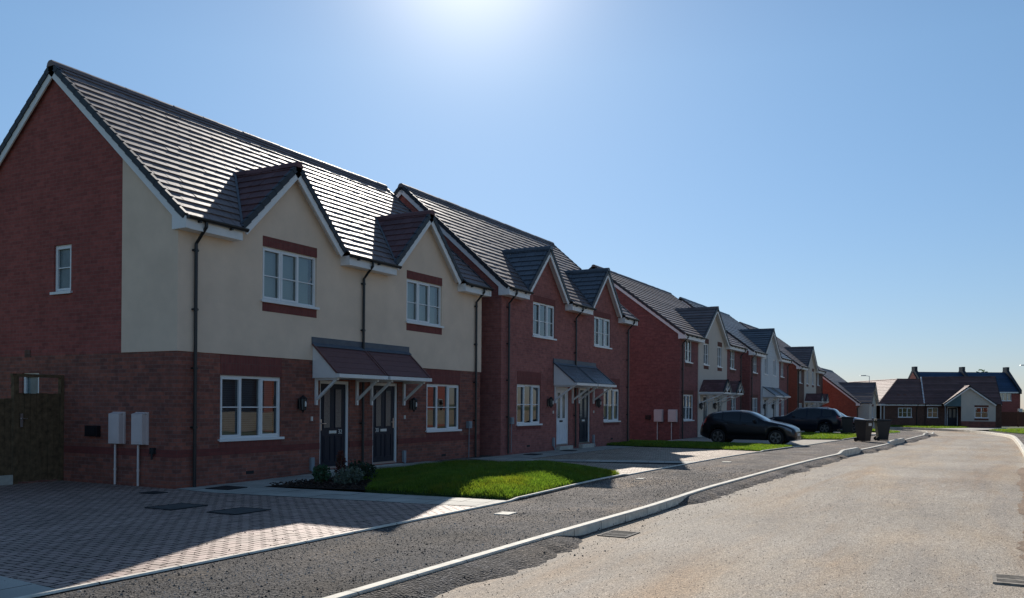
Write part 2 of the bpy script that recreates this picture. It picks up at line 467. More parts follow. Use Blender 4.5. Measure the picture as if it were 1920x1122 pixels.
def jointed(m, every, w_):
    """dark joints between kerb stones, every so many metres along the street"""
    t = m.node_tree; b = t.nodes['Principled BSDF']; src = b.inputs['Base Color'].links[0].from_socket
    tc = t.nodes.new('ShaderNodeTexCoord'); sp = t.nodes.new('ShaderNodeSeparateXYZ'); t.links.new(tc.outputs['Object'], sp.inputs[0])
    dv = t.nodes.new('ShaderNodeMath'); dv.operation = 'DIVIDE'; dv.inputs[1].default_value = every; t.links.new(sp.outputs[0], dv.inputs[0])
    fr = t.nodes.new('ShaderNodeMath'); fr.operation = 'FRACT'; t.links.new(dv.outputs[0], fr.inputs[0])
    lt = t.nodes.new('ShaderNodeMath'); lt.operation = 'LESS_THAN'; lt.inputs[1].default_value = w_/every; t.links.new(fr.outputs[0], lt.inputs[0])
    mu = t.nodes.new('ShaderNodeMix'); mu.data_type = 'RGBA'; t.links.new(lt.outputs[0], mu.inputs[0]); t.links.new(src, mu.inputs[6]); mu.inputs[7].default_value = (.05, .045, .04, 1)
    t.links.new(mu.outputs[2], b.inputs['Base Color'])
jointed(M['kerb'], .915, .014)

M['grass'] = m_leaf('grass blade', (.07, .135, .018), (.155, .225, .04), .5, .55, (1.5, 1.05, .9))
M['leaf'] = m_leaf('tree leaf', (.022, .042, .016), (.05, .085, .03))
M['leaf_silver'] = m_leaf('silver leaf', (.07, .095, .08), (.16, .185, .15), .6, .2)
M['leaf_green'] = m_leaf('green shrub leaf', (.02, .06, .03), (.05, .11, .05), .5, .2)
M['leaf_dark'] = m_leaf('dark shrub leaf', (.012, .03, .02), (.03, .05, .03), .5, .2)
M['leaf_red'] = m_leaf('red shrub leaf', (.06, .016, .014), (.11, .03, .022), .5, .2)

# ------------------------------------------------------------------ roofs
def slope(mb, O, U, V, region, holes=(), gauge=.27, tw=.33, step=.024, jit=.004, m=0):
    """courses of tiles on a plane: O origin, U along the eave, V up the slope (unit), region/holes in (u,v)"""
    O, U, V = Vector(O), Vector(U).normalized(), Vector(V).normalized()
    n = U.cross(V)
    if n.z < 0: n = -n
    R = hps(region); HH = [hps(h) for h in holes]
    u0, u1 = min(p[0] for p in region), max(p[0] for p in region)
    v0, v1 = min(p[1] for p in region), max(p[1] for p in region)
    rows = int(math.ceil((v1-v0)/gauge-1e-6))
    for r in range(rows):
        a = v0+r*gauge; b = min(a+gauge, v1)
        if tw is None: cols = [(u0, u1)]
        else:
            s = u0-(tw/2 if r % 2 else 0)-.02; cols = []
            while s < u1: cols.append((s, s+tw-.007)); s += tw
        for c0, c1 in cols:
            P = inter([(c0, a), (c1, a), (c1, b), (c0, b)], R)
            if not P: continue
            PP = subtract([P], []) if False else [P]
            for H in HH: PP = subtract(PP, H)
            h0 = step+random.uniform(-jit, jit); h1 = random.uniform(-jit, jit)*.3; hs = random.uniform(-jit, jit)*.6
            for Q in PP:
                def L(p):
                    t = (p[1]-a)/gauge; k = (p[0]-c0)/max(c1-c0, 1e-6)
                    return O+U*p[0]+V*p[1]+n*(h0*(1-t)+h1*t+hs*(k-.5))
                ar = sum(Q[i][0]*Q[(i+1) % len(Q)][1]-Q[(i+1) % len(Q)][0]*Q[i][1] for i in range(len(Q)))
                if abs(ar) < 1e-6: continue
                pts = [L(p) for p in Q]
                nn = (pts[1]-pts[0]).cross(pts[2]-pts[0])
                i0 = len(mb.v)
                ids = [mb.pt(p) for p in pts]
                mb.f.append(ids); mb.m.append(m)
                for i in range(len(Q)):
                    p, q = Q[i], Q[(i+1) % len(Q)]
                    if abs(p[1]-a) < 1e-6 and abs(q[1]-a) < 1e-6:
                        e, f = mb.pt(pts[i]-n*(h0+.012)), mb.pt(pts[(i+1) % len(Q)]-n*(h0+.012))
                        mb.f.append([ids[i], e, f, ids[(i+1) % len(Q)]]); mb.m.append(m)

def verge(boards, caps, foot, apex, out, gauge=.27, ov=.1, depth=.19, capw=.075):
    """white barge board and dark dry-verge caps along one sloping roof edge; out = horizontal outward direction"""
    foot, apex, out = Vector(foot), Vector(apex), Vector(out)
    d = apex-foot; L = d.length; d = d/L
    n = d.cross(out).normalized()
    if n.z < 0: n = -n
    mid = (foot+apex)/2
    boards.obox(mid+out*-.018-n*(.035+depth/2), d*L/2, out*.015, n*depth/2)
    if ov > .04: boards.obox(mid-out*(ov/2+.017)-n*.105, d*L/2, out*(ov/2-.016), n*.012)
    if caps is not None:
        caps.obox(apex-out*(capw/2-.022)-Vector((0, 0, .075)), out*capw*.5, (0, 0, .09), out.cross(Vector((0, 0, 1)))*.085)
        k = max(1, int(round(L/gauge))); st = L/k
        for i in range(k):
            c = foot+d*(st*(i+.5))
            tl = .016
            dd = (d*st/2*1.04-n*tl*.5)
            caps.obox(c-out*(capw/2-.022)-n*(.035)+n*.004, dd, out*capw/2, n*.062)

def ridge(mb, p, q, seg=.45, wd=.125, ht=.075, up=.05):
    p, q = Vector(p), Vector(q); d = q-p; L = d.length; d /= L
    s = d.cross(Vector((0, 0, 1))).normalized()
    k = max(1, int(round(L/seg))); st = L/k
    for i in range(k):
        a = p+d*(st*i); b = p+d*(st*(i+1)-.006)
        j = random.uniform(-.006, .006)
        prof = [(-wd, -ht), (-wd*.72, .01), (-wd*.35, up), (wd*.35, up), (wd*.72, .01), (wd, -ht)]
        mb.prism([a+s*x+Vector((0, 0, z+j)) for x, z in prof], b-a)

# ------------------------------------------------------------------ wall panels with openings
def panel(mb, xf, a0, a1, z0, z1, holes=(), rev=.11, m=0, rm=None):
    """rectangle in (a, depth, z) with rectangular holes and their reveals"""
    A = sorted({a0, a1, *[max(a0, min(a1, h[i])) for h in holes for i in (0, 1)]})
    Zs = sorted({z0, z1, *[max(z0, min(z1, h[i])) for h in holes for i in (2, 3)]})
    for i in range(len(A)-1):
        for j in range(len(Zs)-1):
            ca, cz = (A[i]+A[i+1])/2, (Zs[j]+Zs[j+1])/2
            if any(h[0] < ca < h[1] and h[2] < cz < h[3] for h in holes): continue
            mb.poly([xf(A[i], 0, Zs[j]), xf(A[i+1], 0, Zs[j]), xf(A[i+1], 0, Zs[j+1]), xf(A[i], 0, Zs[j+1])], m)
    for h in holes:
        b0, b1, c0, c1 = h
        rm_ = m if rm is None else rm
        for q in (((b0, c0), (b0, c1)), ((b1, c1), (b1, c0)), ((b0, c1), (b1, c1)), ((b1, c0), (b0, c0))):
            (p, z), (p2, z2) = q
            mb.poly([xf(p, 0, z), xf(p2, 0, z2), xf(p2, rev, z2), xf(p, rev, z)], rm_)

def front(y0): return lambda a, d, z: (a, y0+d, z)
def side(x0): return lambda a, d, z: (x0+d, a, z)

def window(parent, xf, x0, x1, z0, z1, lights=3, opens=(0, 2), blind=False, curtain=True, sill=True, glass='glass', bars=True, rev=.045, label=None, half=None):
    f = MB(xf); d0, d1 = rev, rev+.07; o = .055
    f.box(x0, x0+o, d0, d1, z0, z1); f.box(x1-o, x1, d0, d1, z0, z1)
    f.box(x0+o, x1-o, d0, d1, z0, z0+o); f.box(x0+o, x1-o, d0, d1, z1-o, z1)
    wl = (x1-x0-o)/lights; mu = .05
    for i in range(1, lights): f.box(x0+o/2+wl*i-mu/2, x0+o/2+wl*i+mu/2, d0, d1, z0+o, z1-o)
    zm = z0+(z1-z0)*.5 if half is None else half
    for i in range(lights):
        a = x0+o/2+wl*i+mu/2; b = x0+o/2+wl*(i+1)-mu/2
        if i == 0: a = x0+o
        if i == lights-1: b = x1-o
        c = z0+o; e = z1-o
        if i in opens:
            t = .042; q0, q1 = d0-.014, d0+.03
            A, B, Cc, E = a-.012, b+.012, c-.012, e+.012
            f.box(A, A+t, q0, q1, Cc, E); f.box(B-t, B, q0, q1, Cc, E)
            f.box(A+t, B-t, q0, q1, Cc, Cc+t); f.box(A+t, B-t, q0, q1, E-t, E)
            a, b, c, e = A+t, B-t, Cc+t, E-t
        if bars: f.box(a, b, d0+.006, d0+.026, zm-.011, zm+.011)
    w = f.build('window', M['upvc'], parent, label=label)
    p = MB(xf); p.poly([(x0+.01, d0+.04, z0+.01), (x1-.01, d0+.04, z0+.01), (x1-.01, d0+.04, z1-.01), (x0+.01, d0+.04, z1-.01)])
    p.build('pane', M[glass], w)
    if sill:
        s = MB(xf); s.box(x0-.05, x1+.05, -.055, d0-.001, z0-.03, z0+.008); s.box(x0-.05, x1+.05, -.055, -.04, z0-.045, z0-.03)
        s.build('sill', M['upvc'], w)
    if blind:
        b = MB(xf); zz = z1-.04
        lo = z0+.04 if blind is True else blind
        while zz > lo:
            b.poly([(x0+.06, .20, zz), (x1-.06, .20, zz), (x1-.06, .215, zz-.042), (x0+.06, .215, zz-.042)]); zz -= .046
        b.build('blind', M['blind'], w)
    elif curtain:
        for s0, s1 in ((x0+.03, x0+.03+(x1-x0)*.16), (x1-.03-(x1-x0)*.16, x1-.03)):
            k = 10; b = MB(xf)
            for i in range(k):
                u, v = s0+(s1-s0)*i/k, s0+(s1-s0)*(i+1)/k
                da, db = .2+.03*(i % 2), .2+.03*((i+1) % 2)
                b.poly([(u, da, z0-.2), (v, db, z0-.2), (v, db, z1), (u, da, z1)])
            b.build('curtain', M['curtain'], w)
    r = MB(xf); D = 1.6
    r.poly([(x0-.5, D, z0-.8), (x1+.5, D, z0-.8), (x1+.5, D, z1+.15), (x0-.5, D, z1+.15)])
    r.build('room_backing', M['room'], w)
    return w

def text_mesh(s, size, depth, mat, parent, loc, rot, name):
    cu = bpy.data.curves.new(name, 'FONT'); cu.body = s; cu.size = size; cu.extrude = depth; cu.align_x = 'CENTER'
    t = bpy.data.objects.new(name, cu); COL.objects.link(t)
    bpy.context.view_layer.update()
    me = bpy.data.meshes.new_from_object(t.evaluated_get(bpy.context.evaluated_depsgraph_get()))
    bpy.data.objects.remove(t)
    me.materials.clear(); me.materials.append(mat)
    o = bpy.data.objects.new(name, me); COL.objects.link(o)
    o.parent = parent; o.location = loc; o.rotation_euler = rot
    return o

def door(parent, xf, x0, x1, z0, z1, mat='door_navy', number=None, numside=1, handle='left', detail=True, label=None):
    f = MB(xf); o = .07; d0, d1 = .045, .115
    f.box(x0, x0+o, d0, d1, z0, z1); f.box(x1-o, x1, d0, d1, z0, z1); f.box(x0+o, x1-o, d0, d1, z1-o, z1)
    a, b, c, e = x0+o, x1-o, z0+.05, z1-o
    W = b-a; H = e-c; y = .075
    lf = MB(xf)
    lf.box(a+.004, b-.004, y, y+.04, c, e-.004)
    gz0, gz1 = c+H*.47, e-.13
    gl = [(a+W*.16, a+W*.40), (a+W*.60, a+W*.84)]
    def mould(x, X, z, Z, t=.022, pr=.012):
        lf.box(x-t, x, y-pr, y, z-t, Z+t); lf.box(X, X+t, y-pr, y, z-t, Z+t)
        lf.box(x, X, y-pr, y, z-t, z); lf.box(x, X, y-pr, y, Z, Z+t)
    if detail:
        for x, X in gl:
            mould(x, X, gz0, gz1); mould(x, X, c+.14, c+H*.36)
            lf.box(x+.03, X-.03, y-.006, y, c+.17, c+H*.36-.03)
    dr = lf.build('door', M[mat], parent, label=label)
    f.build('door_frame', M['upvc'], dr)
    t = MB(xf); t.box(a, b, .03, .115, z0, z0+.048); t.build('threshold', M['steel'], dr)
    p = MB(xf)
    for x, X in gl: p.box(x, X, y-.004, y+.002, gz0, gz1)
    p.build('glazing', M['obscure'], dr)
    if detail:
        lp = MB(xf); zc = c+H*.415
        lp.box((a+b)/2-.13, (a+b)/2+.13, y-.012, y, zc-.033, zc+.033)
        lp.box((a+b)/2-.11, (a+b)/2+.11, y-.017, y-.012, zc-.02, zc+.02)
        lp.build('letter_plate', M['chrome_white'] if mat != 'door_white' else M['iron'], dr)
        hm = MB(xf); hx = a+.05 if handle == 'left' else b-.05; sg = 1 if handle == 'left' else -1
        hm.box(hx-.016, hx+.016, y-.012, y, c+.86, c+1.12)
        hm.tube([(hx, y-.012, c+1.02), (hx, y-.05, c+1.02), (hx+sg*.13, y-.05, c+1.02)], .01, 6)
        hm.build('handle', M['steel'], dr)
        if number:
            nx = (a+b)/2+numside*.27
            q = xf(nx, y-.006, zc-.045)
            text_mesh(number, .15, .004, M['chrome_white'], dr, q, (rad(90), 0, 0), 'house_number')
    s = MB(xf); s.box(x0-.03, x1+.03, -.16, .03, z0-.16, z0-.02); s.build('doorstep', M['concrete'], dr)
    return dr

def lantern(parent, x, y, z):
    """black six-sided coach lamp on the wall facing -y"""
    m = MB()
    m.box(x-.05, x+.05, y-.022, y, z-.12, z+.1)
    m.tube([(x, y-.02, z+.06), (x, y-.07, z+.15), (x, y-.12, z+.17)], .012, 6)
    m.lathe([(.012, .185), (.03, .17), (.095, .115), (.085, .105)], (x, y-.12, z), n=6)
    m.lathe([(.06, -.145), (.03, -.165), (.014, -.20), (.004, -.22)], (x, y-.12, z), n=6)
    for k in range(6):
        t = math.pi*k/3
        m.beam((x+.08*math.cos(t), y-.12+.08*math.sin(t), z+.11), (x+.058*math.cos(t), y-.12+.058*math.sin(t), z-.15), .026, .026)
    o = m.build('wall_lamp', M['black'], parent)
    gl = MB(); gl.lathe([(.05, -.14), (.07, .10)], (x, y-.12, z), n=6); gl.build('lamp_glass', M['obscure'], o)
    bu = MB(); bu.lathe([(.02, -.07), (.025, 0), (.012, .05)], (x, y-.195, z), n=6); bu.build('lamp_bulb', M['chrome_white'], o)
    return o

def downpipe(parent, x, ytop, ztop, ywall, zbot, name='downpipe'):
    m = MB(); r = .034
    m.tube([(x, ytop, ztop), (x, ytop, ztop-.12), (x, ywall, ztop-.42), (x, ywall, zbot+.12), (x, ywall-.0, zbot)], r, 10)
    z = ztop-.55
    while z > zbot+.3:
        m.box(x-.06, x+.06, ywall-.012, ywall+.06, z-.018, z+.018)
        m.lathe([(r+.006, -.03), (r+.006, .03)], (x, ywall, z), n=10)
        z -= 1.15
    return m.build(name, M['black'], parent, smooth=False)

def gutter(parent, x0, x1, y, z, ends=True):
    m = MB(); k = 7; prof = []
    R = .056
    for i in range(k+1):
        t = math.pi*i/k
        prof.append((math.cos(t)*R, -math.sin(t)*R))
    for i in range(k):
        a, b = prof[i], prof[i+1]
        m.poly([(x0, y+a[0], z+a[1]), (x1, y+a[0], z+a[1]), (x1, y+b[0], z+b[1]), (x0, y+b[0], z+b[1])])
    m.box(x0, x1, y-R-.006, y-R+.004, z-.008, z+.008)
    for x in (x0, x1): m.prism([(x-.006, y+a*1.12, z+b*1.12) for a, b in prof], (.012, 0, 0))
    x = x0+.3
    while x < x1-.1:
        m.box(x-.02, x+.02, y-.02, y+.075, z-.085, z-.05); x += .8
    return m.build('gutter', M['black'], parent)

def bracket(mb, x, z, zlow, reach, w=.06):
    mb.box(x-w/2, x+w/2, -.055, -.002, zlow, z-.05)
    mb.box(x-w/2, x+w/2, -reach, -.002, z-.05, z)
    p, q = Vector((x, -.06, zlow+.14)), Vector((x, -reach+.08, z-.05))
    mb.beam(p, q, w*.9, .055, up=(1, 0, 0))

def canopy_lean(parent, x0, x1, reach, z0, z1, tile, fl0, fl1, brx, cheek=True, yb=-.02, label=None):
    """mono-pitch tiled porch canopy: eave z0 at y=-reach, top z1 at the wall"""
    m = MB()
    V = Vector((0, reach, z1-z0)); L = V.length
    slope(m, (x0, -reach, z0), (1, 0, 0), V, [(0, 0), (x1-x0, 0), (x1-x0, L), (0, L)], gauge=.19, tw=.3 if tile != 'canopy_plum' else None, step=.005, jit=.0005)
    e = .03
    m.obox((x0-.012, -reach/2, (z0+z1)/2+.004), V/2*1.0, (.024, 0, 0), Vector((0, -(z1-z0), reach)).normalized()*.022)
    m.obox((x1+.012, -reach/2, (z0+z1)/2+.004), V/2*1.0, (.024, 0, 0), Vector((0, -(z1-z0), reach)).normalized()*.022)
    c = m.build('canopy', M[tile], parent, label=label)
    k = MB()
    zb = z0-.115
    k.prism([(x0+.02, -reach+.03, z0-.03), (x1-.02, -reach+.03, z0-.03), (x1-.02, -reach+.03, zb), (x0+.02, -reach+.03, zb)], (0, .03, 0))
    for x in ((x0+.0), (x1-.03)):
        k.prism([(x, -reach+.0, z0-.035), (x, yb, z1-.035), (x, yb, zb), (x, -reach+.0, zb)], (.03, 0, 0))
    k.box(x0+.03, x1-.03, -reach+.06, yb, zb, zb+.015)
    k.build('canopy_cheeks', M['white'], c)
    gt = MB(); gt.box(x0-.01, x1+.01, -reach-.075, -reach+.028, z0-.105, z0-.02); gt.build('canopy_gutter', M['white'], c)
    for x in brx:
        b = MB(); bracket(b, x, zb, zb-.62, reach-.08); b.build('bracket', M['white'], c)
    return c

def canopy_gable(parent, xc, hw, reach, z0, z1, tile, brx, label=None, detail=True):
    """small pitched porch roof with an open white truss front"""
    m = MB(); sl = Vector((hw, 0, z1-z0)); L = sl.length
    for s in (-1, 1):
        slope(m, (xc+s*hw, -reach, z0), (0, 1, 0), (-s*hw, 0, z1-z0), [(0, 0), (reach, 0), (reach, L), (0, L)], gauge=.19, tw=.3, step=.008)
    c = m.build('canopy', M[tile], parent, label=label)
    b = MB(); cp = MB()
    for s in (-1, 1): verge(b, cp, (xc+s*hw, -reach, z0), (xc, -reach, z1), (0, -1, 0), ov=.02, depth=.10, gauge=.3)
    b.box(xc-hw, xc+hw, -reach+.02, -reach+.07, z0-.12, z0-.04)
    b.box(xc-.03, xc+.03, -reach+.02, -reach+.06, z0-.05, z1-.12)
    for s in (-1, 1):
        b.beam((xc, -reach+.04, z0), (xc+s*hw*.5, -reach+.04, z0+(z1-z0)*.42), .05, .04, up=(0, 1, 0))
        b.box(xc+s*hw-.03, xc+s*hw+.03, -reach+.02, 0, z0-.12, z0-.03)
    b.build('truss', M['white'], c); cp.build('verge_caps', M['verge'], c)
    for x in brx:
        k = MB(); bracket(k, x, z0-.12, z0-.75, reach-.1); k.build('bracket', M['white'], c)
    return c

# ------------------------------------------------------------------ a two-storey house: walls and roof common to all
def shell(root, W, D, t, ye, ze, gables, tile, gtile, per_tile=True, gauge=.27, step=.024, vov=.1, gf=-.22, box_segs=(), sidewall='brick_red', capg=None):
    """roof with front gables. gables: (xc, zr, td). returns nothing; all parts go under root"""
    yr = D/2; zr = ze+(yr-ye)*t
    V = Vector((0, 1, t)).normalized(); L = math.hypot(yr-ye, zr-ze)
    cosv = V.y
    xl, xr = -vov, W+vov
    m = MB(); holes = []
    for xc, gz, td in gables:
        d0 = (gz-ze)/td; ym = ye+(gz-ze)/t
        holes.append([(xc-d0-xl, -.001), (xc+d0-xl, -.001), (xc-xl, (ym-ye)/cosv)])
    slope(m, (xl, ye, ze), (1, 0, 0), V, [(0, 0), (xr-xl, 0), (xr-xl, L), (0, L)], holes, gauge=gauge, tw=.33 if per_tile else None, step=step)
    yb = D-ye
    slope(m, (xl, yb, ze), (1, 0, 0), (0, -1, t), [(0, 0), (xr-xl, 0), (xr-xl, L), (0, L)], gauge=gauge, tw=None, step=step)
    roof = m.build('roof', M[tile], root)
    rm = MB(); ridge(rm, (xl-.035, yr, zr), (xr+.035, yr, zr)); rm.build('ridge_tiles', M[tile], roof)
    b = MB(); c = MB()
    for x, o in ((xl, -1), (xr, 1)):
        b = MB(); c = MB()
        verge(b, c, (x, ye, ze), (x, yr, zr), (o, 0, 0), gauge=gauge); verge(b, c, (x, yb, ze), (x, yr, zr), (o, 0, 0), gauge=gauge)
        # boxed foot of the verge
        xa, xb = (x-.005*o*0, x+.0) if False else ((x+.001, 0.0) if o < 0 else (W, x-.001))
        for yy, s in ((ye, 1), (yb, -1)):
            pts = [(xa, yy-.02*s, ze-.03), (xa, yy-.02*s, ze-.25), (xa, (0 if s > 0 else D)+.06*s, ze-.25), (xa, (0 if s > 0 else D)+.06*s, ze+.20)]
            b.prism(pts, (xb-xa, 0, 0))
        b.build('barge_board', M['white'], roof); c.build('verge_caps', M['verge'], roof)
    for xc, gz, td in gables:
        gm = MB(); d0 = (gz-ze)/td; ym = ye+(gz-ze)/t
        df = (gz-ze-(gf-ye)*t)/td   # half width at the front edge
        for s in (-1, 1):
            VV = Vector((-s*1, 0, td)).normalized()
            c0 = abs(VV.x)
            Lr = df/c0
            O = (xc+s*df, gf, gz-df*td)
            # region in (u = +y, v = up slope): front edge u=0, ridge back end u=ym-gf
            uy = -(gf-ye) if False else 0
            slope(gm, O, (0, 1, 0), VV, [(0, 0), (0, Lr), (ym-gf, Lr)], gauge=gauge, tw=.33 if per_tile else None, step=step)
        gr = gm.build('gable_roof', M[gtile], root)
        r2 = MB(); ridge(r2, (xc, gf-.04, gz), (xc, ym+.1, gz)); r2.build('ridge_tiles', M[gtile], gr)
        vl = MB()
        for s in (-1, 1):
            vl.beam((xc+s*(d0-.02), ye+.0, ze+.035), (xc+s*.05, ym, gz+.02), .05, .03)
        vl.build('valley_trim', M['black'], gr)
        b = MB(); c = MB()
        for s in (-1, 1):
            verge(b, c, (xc+s*df, gf, gz-df*td), (xc, gf, gz), (0, -1, 0), gauge=gauge, ov=-gf)
        b.build('barge_board', M['white'], gr); c.build('verge_caps', M['verge'], gr)
    for i, (a, e) in enumerate(box_segs):
        f = MB()
        f.box(a, e, ye+.02, .0, ze-.25, ze-.235); f.box(a, e, ye+.0, ye+.02, ze-.25, ze-.02)
        f.box(a, a+.02, ye+.02, 0, ze-.235, ze-.03) if a > .05 else None
        f.box(e-.02, e, ye+.02, 0, ze-.235, ze-.03) if e < W-.05 else None
        f.build('fascia', M['white'], root)
        gutter(root, a+(.0 if a > .05 else -.08), e+(.06 if e < W-.05 else .08), ye-.055, ze-.02)
    # plain back wall and floor slab, so that the shell is closed
    k = MB(); k.poly([(0, D, -.4), (W, D, -.4), (W, D, ze), (0, D, ze)]); k.build('back_wall', M[sidewall], root)
    return roof

def gable_poly(D, ze_wall, t):
    return lambda x: [(x, 0, ze_wall), (x, D, ze_wall), (x, D/2, ze_wall+D/2*t)]

A_W, A_D, A_T, YE, ZE = 11.43, 7.52, .885, -.30, 5.22
A_G = [(3.06, 6.95, 1.0), (8.36, 6.95, 1.0)]
A_GF = [(1.07, 2.82), (8.51, 10.25)]; A_FF = [(2.2, 3.92), (7.49, 9.22)]; A_DR = [(4.09, 5.17), (6.09, 7.17)]
GZ = (.92, 2.23); FZ = (3.87, 5.03)

def wall_top(x, gs, ze=ZE-.02, base=5.2):
    return max([base]+[gz-abs(x-xc)*td-.09 for xc, gz, td in gs])

def house_a(root, lower, upper, render, tile, gtile, doors, canopytile, blinds, det, oldpanels=True):
    W, D, t = A_W, A_D, A_T
    hr = 2.655
    gz = ZE+(D/2-YE)*t
    # lower front wall, gable walls
    lo = MB()
    panel(lo, front(0), 0, W, -.4, hr, [(a, b, *GZ) for a, b in A_GF]+[(a, b, .12, 2.2) for a, b in A_DR])
    up = MB(); yu = -.022 if render else 0
    fh = [(a, b, *FZ) for a, b in A_FF]
    panel(up, front(yu), -.0 if not render else -.022, W+(.022 if render else 0), hr, 5.2, fh, rev=.11-yu)
    for xc, z, td in A_G:
        hw = (z-.09-5.2)/td
        up.poly([(xc-hw, yu, 5.2), (xc+hw, yu, 5.2), (xc, yu, z-.09)])
    if render:
        up.poly([(-.022, yu, hr), (W+.022, yu, hr), (W+.022, 0, hr), (-.022, 0, hr)])
        ds = 1.583; zt = 5.2+ds*t
        up.poly([(-.022, yu, hr), (-.022, yu, 5.2), (-.022, ds, zt-.05), (-.022, ds, hr)])
        up.poly([(-.022, ds, hr), (-.022, ds, zt-.05), (0, ds, zt-.05), (0, ds, hr)])
        up.poly([(-.022, yu, hr), (-.022, ds, hr), (0, ds, hr), (0, yu, hr)])
        up.poly([(W+.022, yu, hr), (W+.022, yu, 5.2), (W+.022, ds, zt-.05), (W+.022, ds, hr)])
    lo.build('brick_wall', M[lower], root)
    up.build('render_wall' if render else 'upper_wall', M[upper], root)
    sd = MB()
    sh = det.get('side_holes', [])
    for x, holes, mm in ((0, sh, 1), (W, [], 1)):
        rv = .11 if x == 0 else -.11
        panel(sd, side(x), 0, D, -.4, hr, [h for h in holes if h[2] < hr], rev=rv, m=0)
        panel(sd, side(x), 0, D, hr, 5.2, [h for h in holes if h[2] > hr], rev=rv, m=1)
        sd.poly([(x, 0, 5.2), (x, D, 5.2), (x, D/2, gz-.06)], 1)
        sd.build('gable_wall', [M[lower], M['brick_red' if render else lower]], root); sd = MB()
    # plinth band and brick courses
    bd = MB()
    for a, e in ((-.004, A_DR[0][0]), (A_DR[0][1], A_DR[1][0]), (A_DR[1][1], W+.004)):
        bd.box(a, e, -.005, .02, .60, .75)
    bd.box(-.004, .02, .02, D, .60, .75)
    bd.build('brick_band', M['band' if render else lower], root)
    sol = MB()
    for a, b in A_GF:
        sol.box(a, b, -.006, .02, GZ[1], hr-.001); sol.build('soldier_course', M['soldier'], root); sol = MB(); sol.box(a, b, -.006, .02, .751, GZ[0]-.046)
        sol.build('soldier_course', M['soldier'], root); sol = MB()
    if render:
        for a, b in A_FF:
            p = MB(); p.box(a, b, yu-.006, yu+.02, FZ[1], FZ[1]+.215); p.build('brick_panel', M['soldier'], root); p = MB(); p.box(a, b, yu-.006, yu+.02, FZ[0]-.235, FZ[0]-.046)
            p.build('brick_panel', M['soldier'], root)
    else:
        p = MB()
        for a, b in A_FF:
            p.box(a, b, -.004, .02, FZ[1], FZ[1]+.215); p.build('soldier_course', M['soldier'], root); p = MB()
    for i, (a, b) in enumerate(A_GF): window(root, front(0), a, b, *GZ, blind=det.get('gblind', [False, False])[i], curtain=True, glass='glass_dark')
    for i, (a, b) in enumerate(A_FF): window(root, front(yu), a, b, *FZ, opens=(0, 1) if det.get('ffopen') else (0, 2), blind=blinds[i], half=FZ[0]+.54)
    for (a, b), (mm, num, ns, hd, lb) in zip(A_DR, doors):
        door(root, front(0), a, b, .12, 2.2, mm, num, ns, hd, label=lb)
    segs = [(0, 1.36), (4.76, 6.66), (10.06, W)]
    shell(root, W, D, t, YE, ZE, A_G, tile, gtile, box_segs=segs)
    dz = det.get('reach', .75)
    c1 = canopy_lean(root, 3.80, 5.60, dz, 2.36, 3.06, canopytile, 0, 0, [3.93, 5.42], yb=-.024)
    c2 = canopy_lean(root, 5.72, 7.52, dz, 2.36, 3.06, canopytile, 0, 0, [6.0, 7.40], yb=-.024)
    fl = MB(); fl.box(3.76, 7.6, -.045, -.023, 3.02, 3.19); fl.obox((5.68, -.085, 3.015), (1.92, 0, 0), (0, .045, .042), (0, -.003, .003)); fl.build('lead_flashing', M['lead'], root)
    for x in (.37, 5.6, 11.06): downpipe(root, x, YE-.05, ZE-.04, -.075, .02)
    lantern(root, 3.38, 0, 1.66); lantern(root, 7.73, 0, 1.66)
    be = MB()
    for x in (3.80, 7.46): be.box(x-.025, x+.025, -.025, 0, 1.26, 1.36); be.build('door_bell', M['chrome_white'], root); be = MB()
    for x in (3.80, 7.42):
        s = MB(); s.box(x-.055, x+.055, -.06, 0, .12, .42); s.tube([(x, -.035, .14), (x+.03, -.09, -.02)], .028, 8)
        s.build('service_cover', M['grey_plastic'], root)
    mb_ = MB()
    xm = det.get('mbx', 10.67)
    mb_.box(xm-.09, xm+.09, -.1, 0, .95, 1.16); mb_.box(xm-.05, xm+.02, -.115, -.1, 1.0, 1.12); mb_.tube([(xm, -.05, .95), (xm, -.04, .05)], .012, 6)
    mb_.build('junction_box', M['grey_plastic'], root)
    ab = MB()
    for x in (1.9, 9.4):
        ab.box(x-.11, x+.11, -.006, .02, .17, .235); ab.build('air_brick', M['iron'], root); ab = MB()

def meter_box(root, y, z0, z1, w, zbot, x=0, pr=.17):
    m = MB()
    m.box(x-.04, x, y-w/2, y+w/2, z0, z1)
    m.box(x-pr+.0, x-.04, y-w/2+.02, y+w/2-.02, z0+.01, z1-.05)
    m.obox((x-pr/2-.02, y, z1-.035), (pr/2-.02, 0, .015), (0, w/2-.02, 0), (-.002, 0, .012))
    m.box(x-pr-.006, x-pr, y-w/2+.05, y+w/2-.05, z0+.05, z1-.1)
    o = m.build('meter_box', M['meter'], root, bevel=.008)
    p = MB(); p.tube([(x-.06, y+.06, z0), (x-.06, y+.06, zbot)], .022, 10); p.lathe([(.028, -.02), (.028, .02)], (x-.06, y+.06, (z0+zbot)/2-.1), n=10); p.build('conduit', M['meter_pipe'], o)

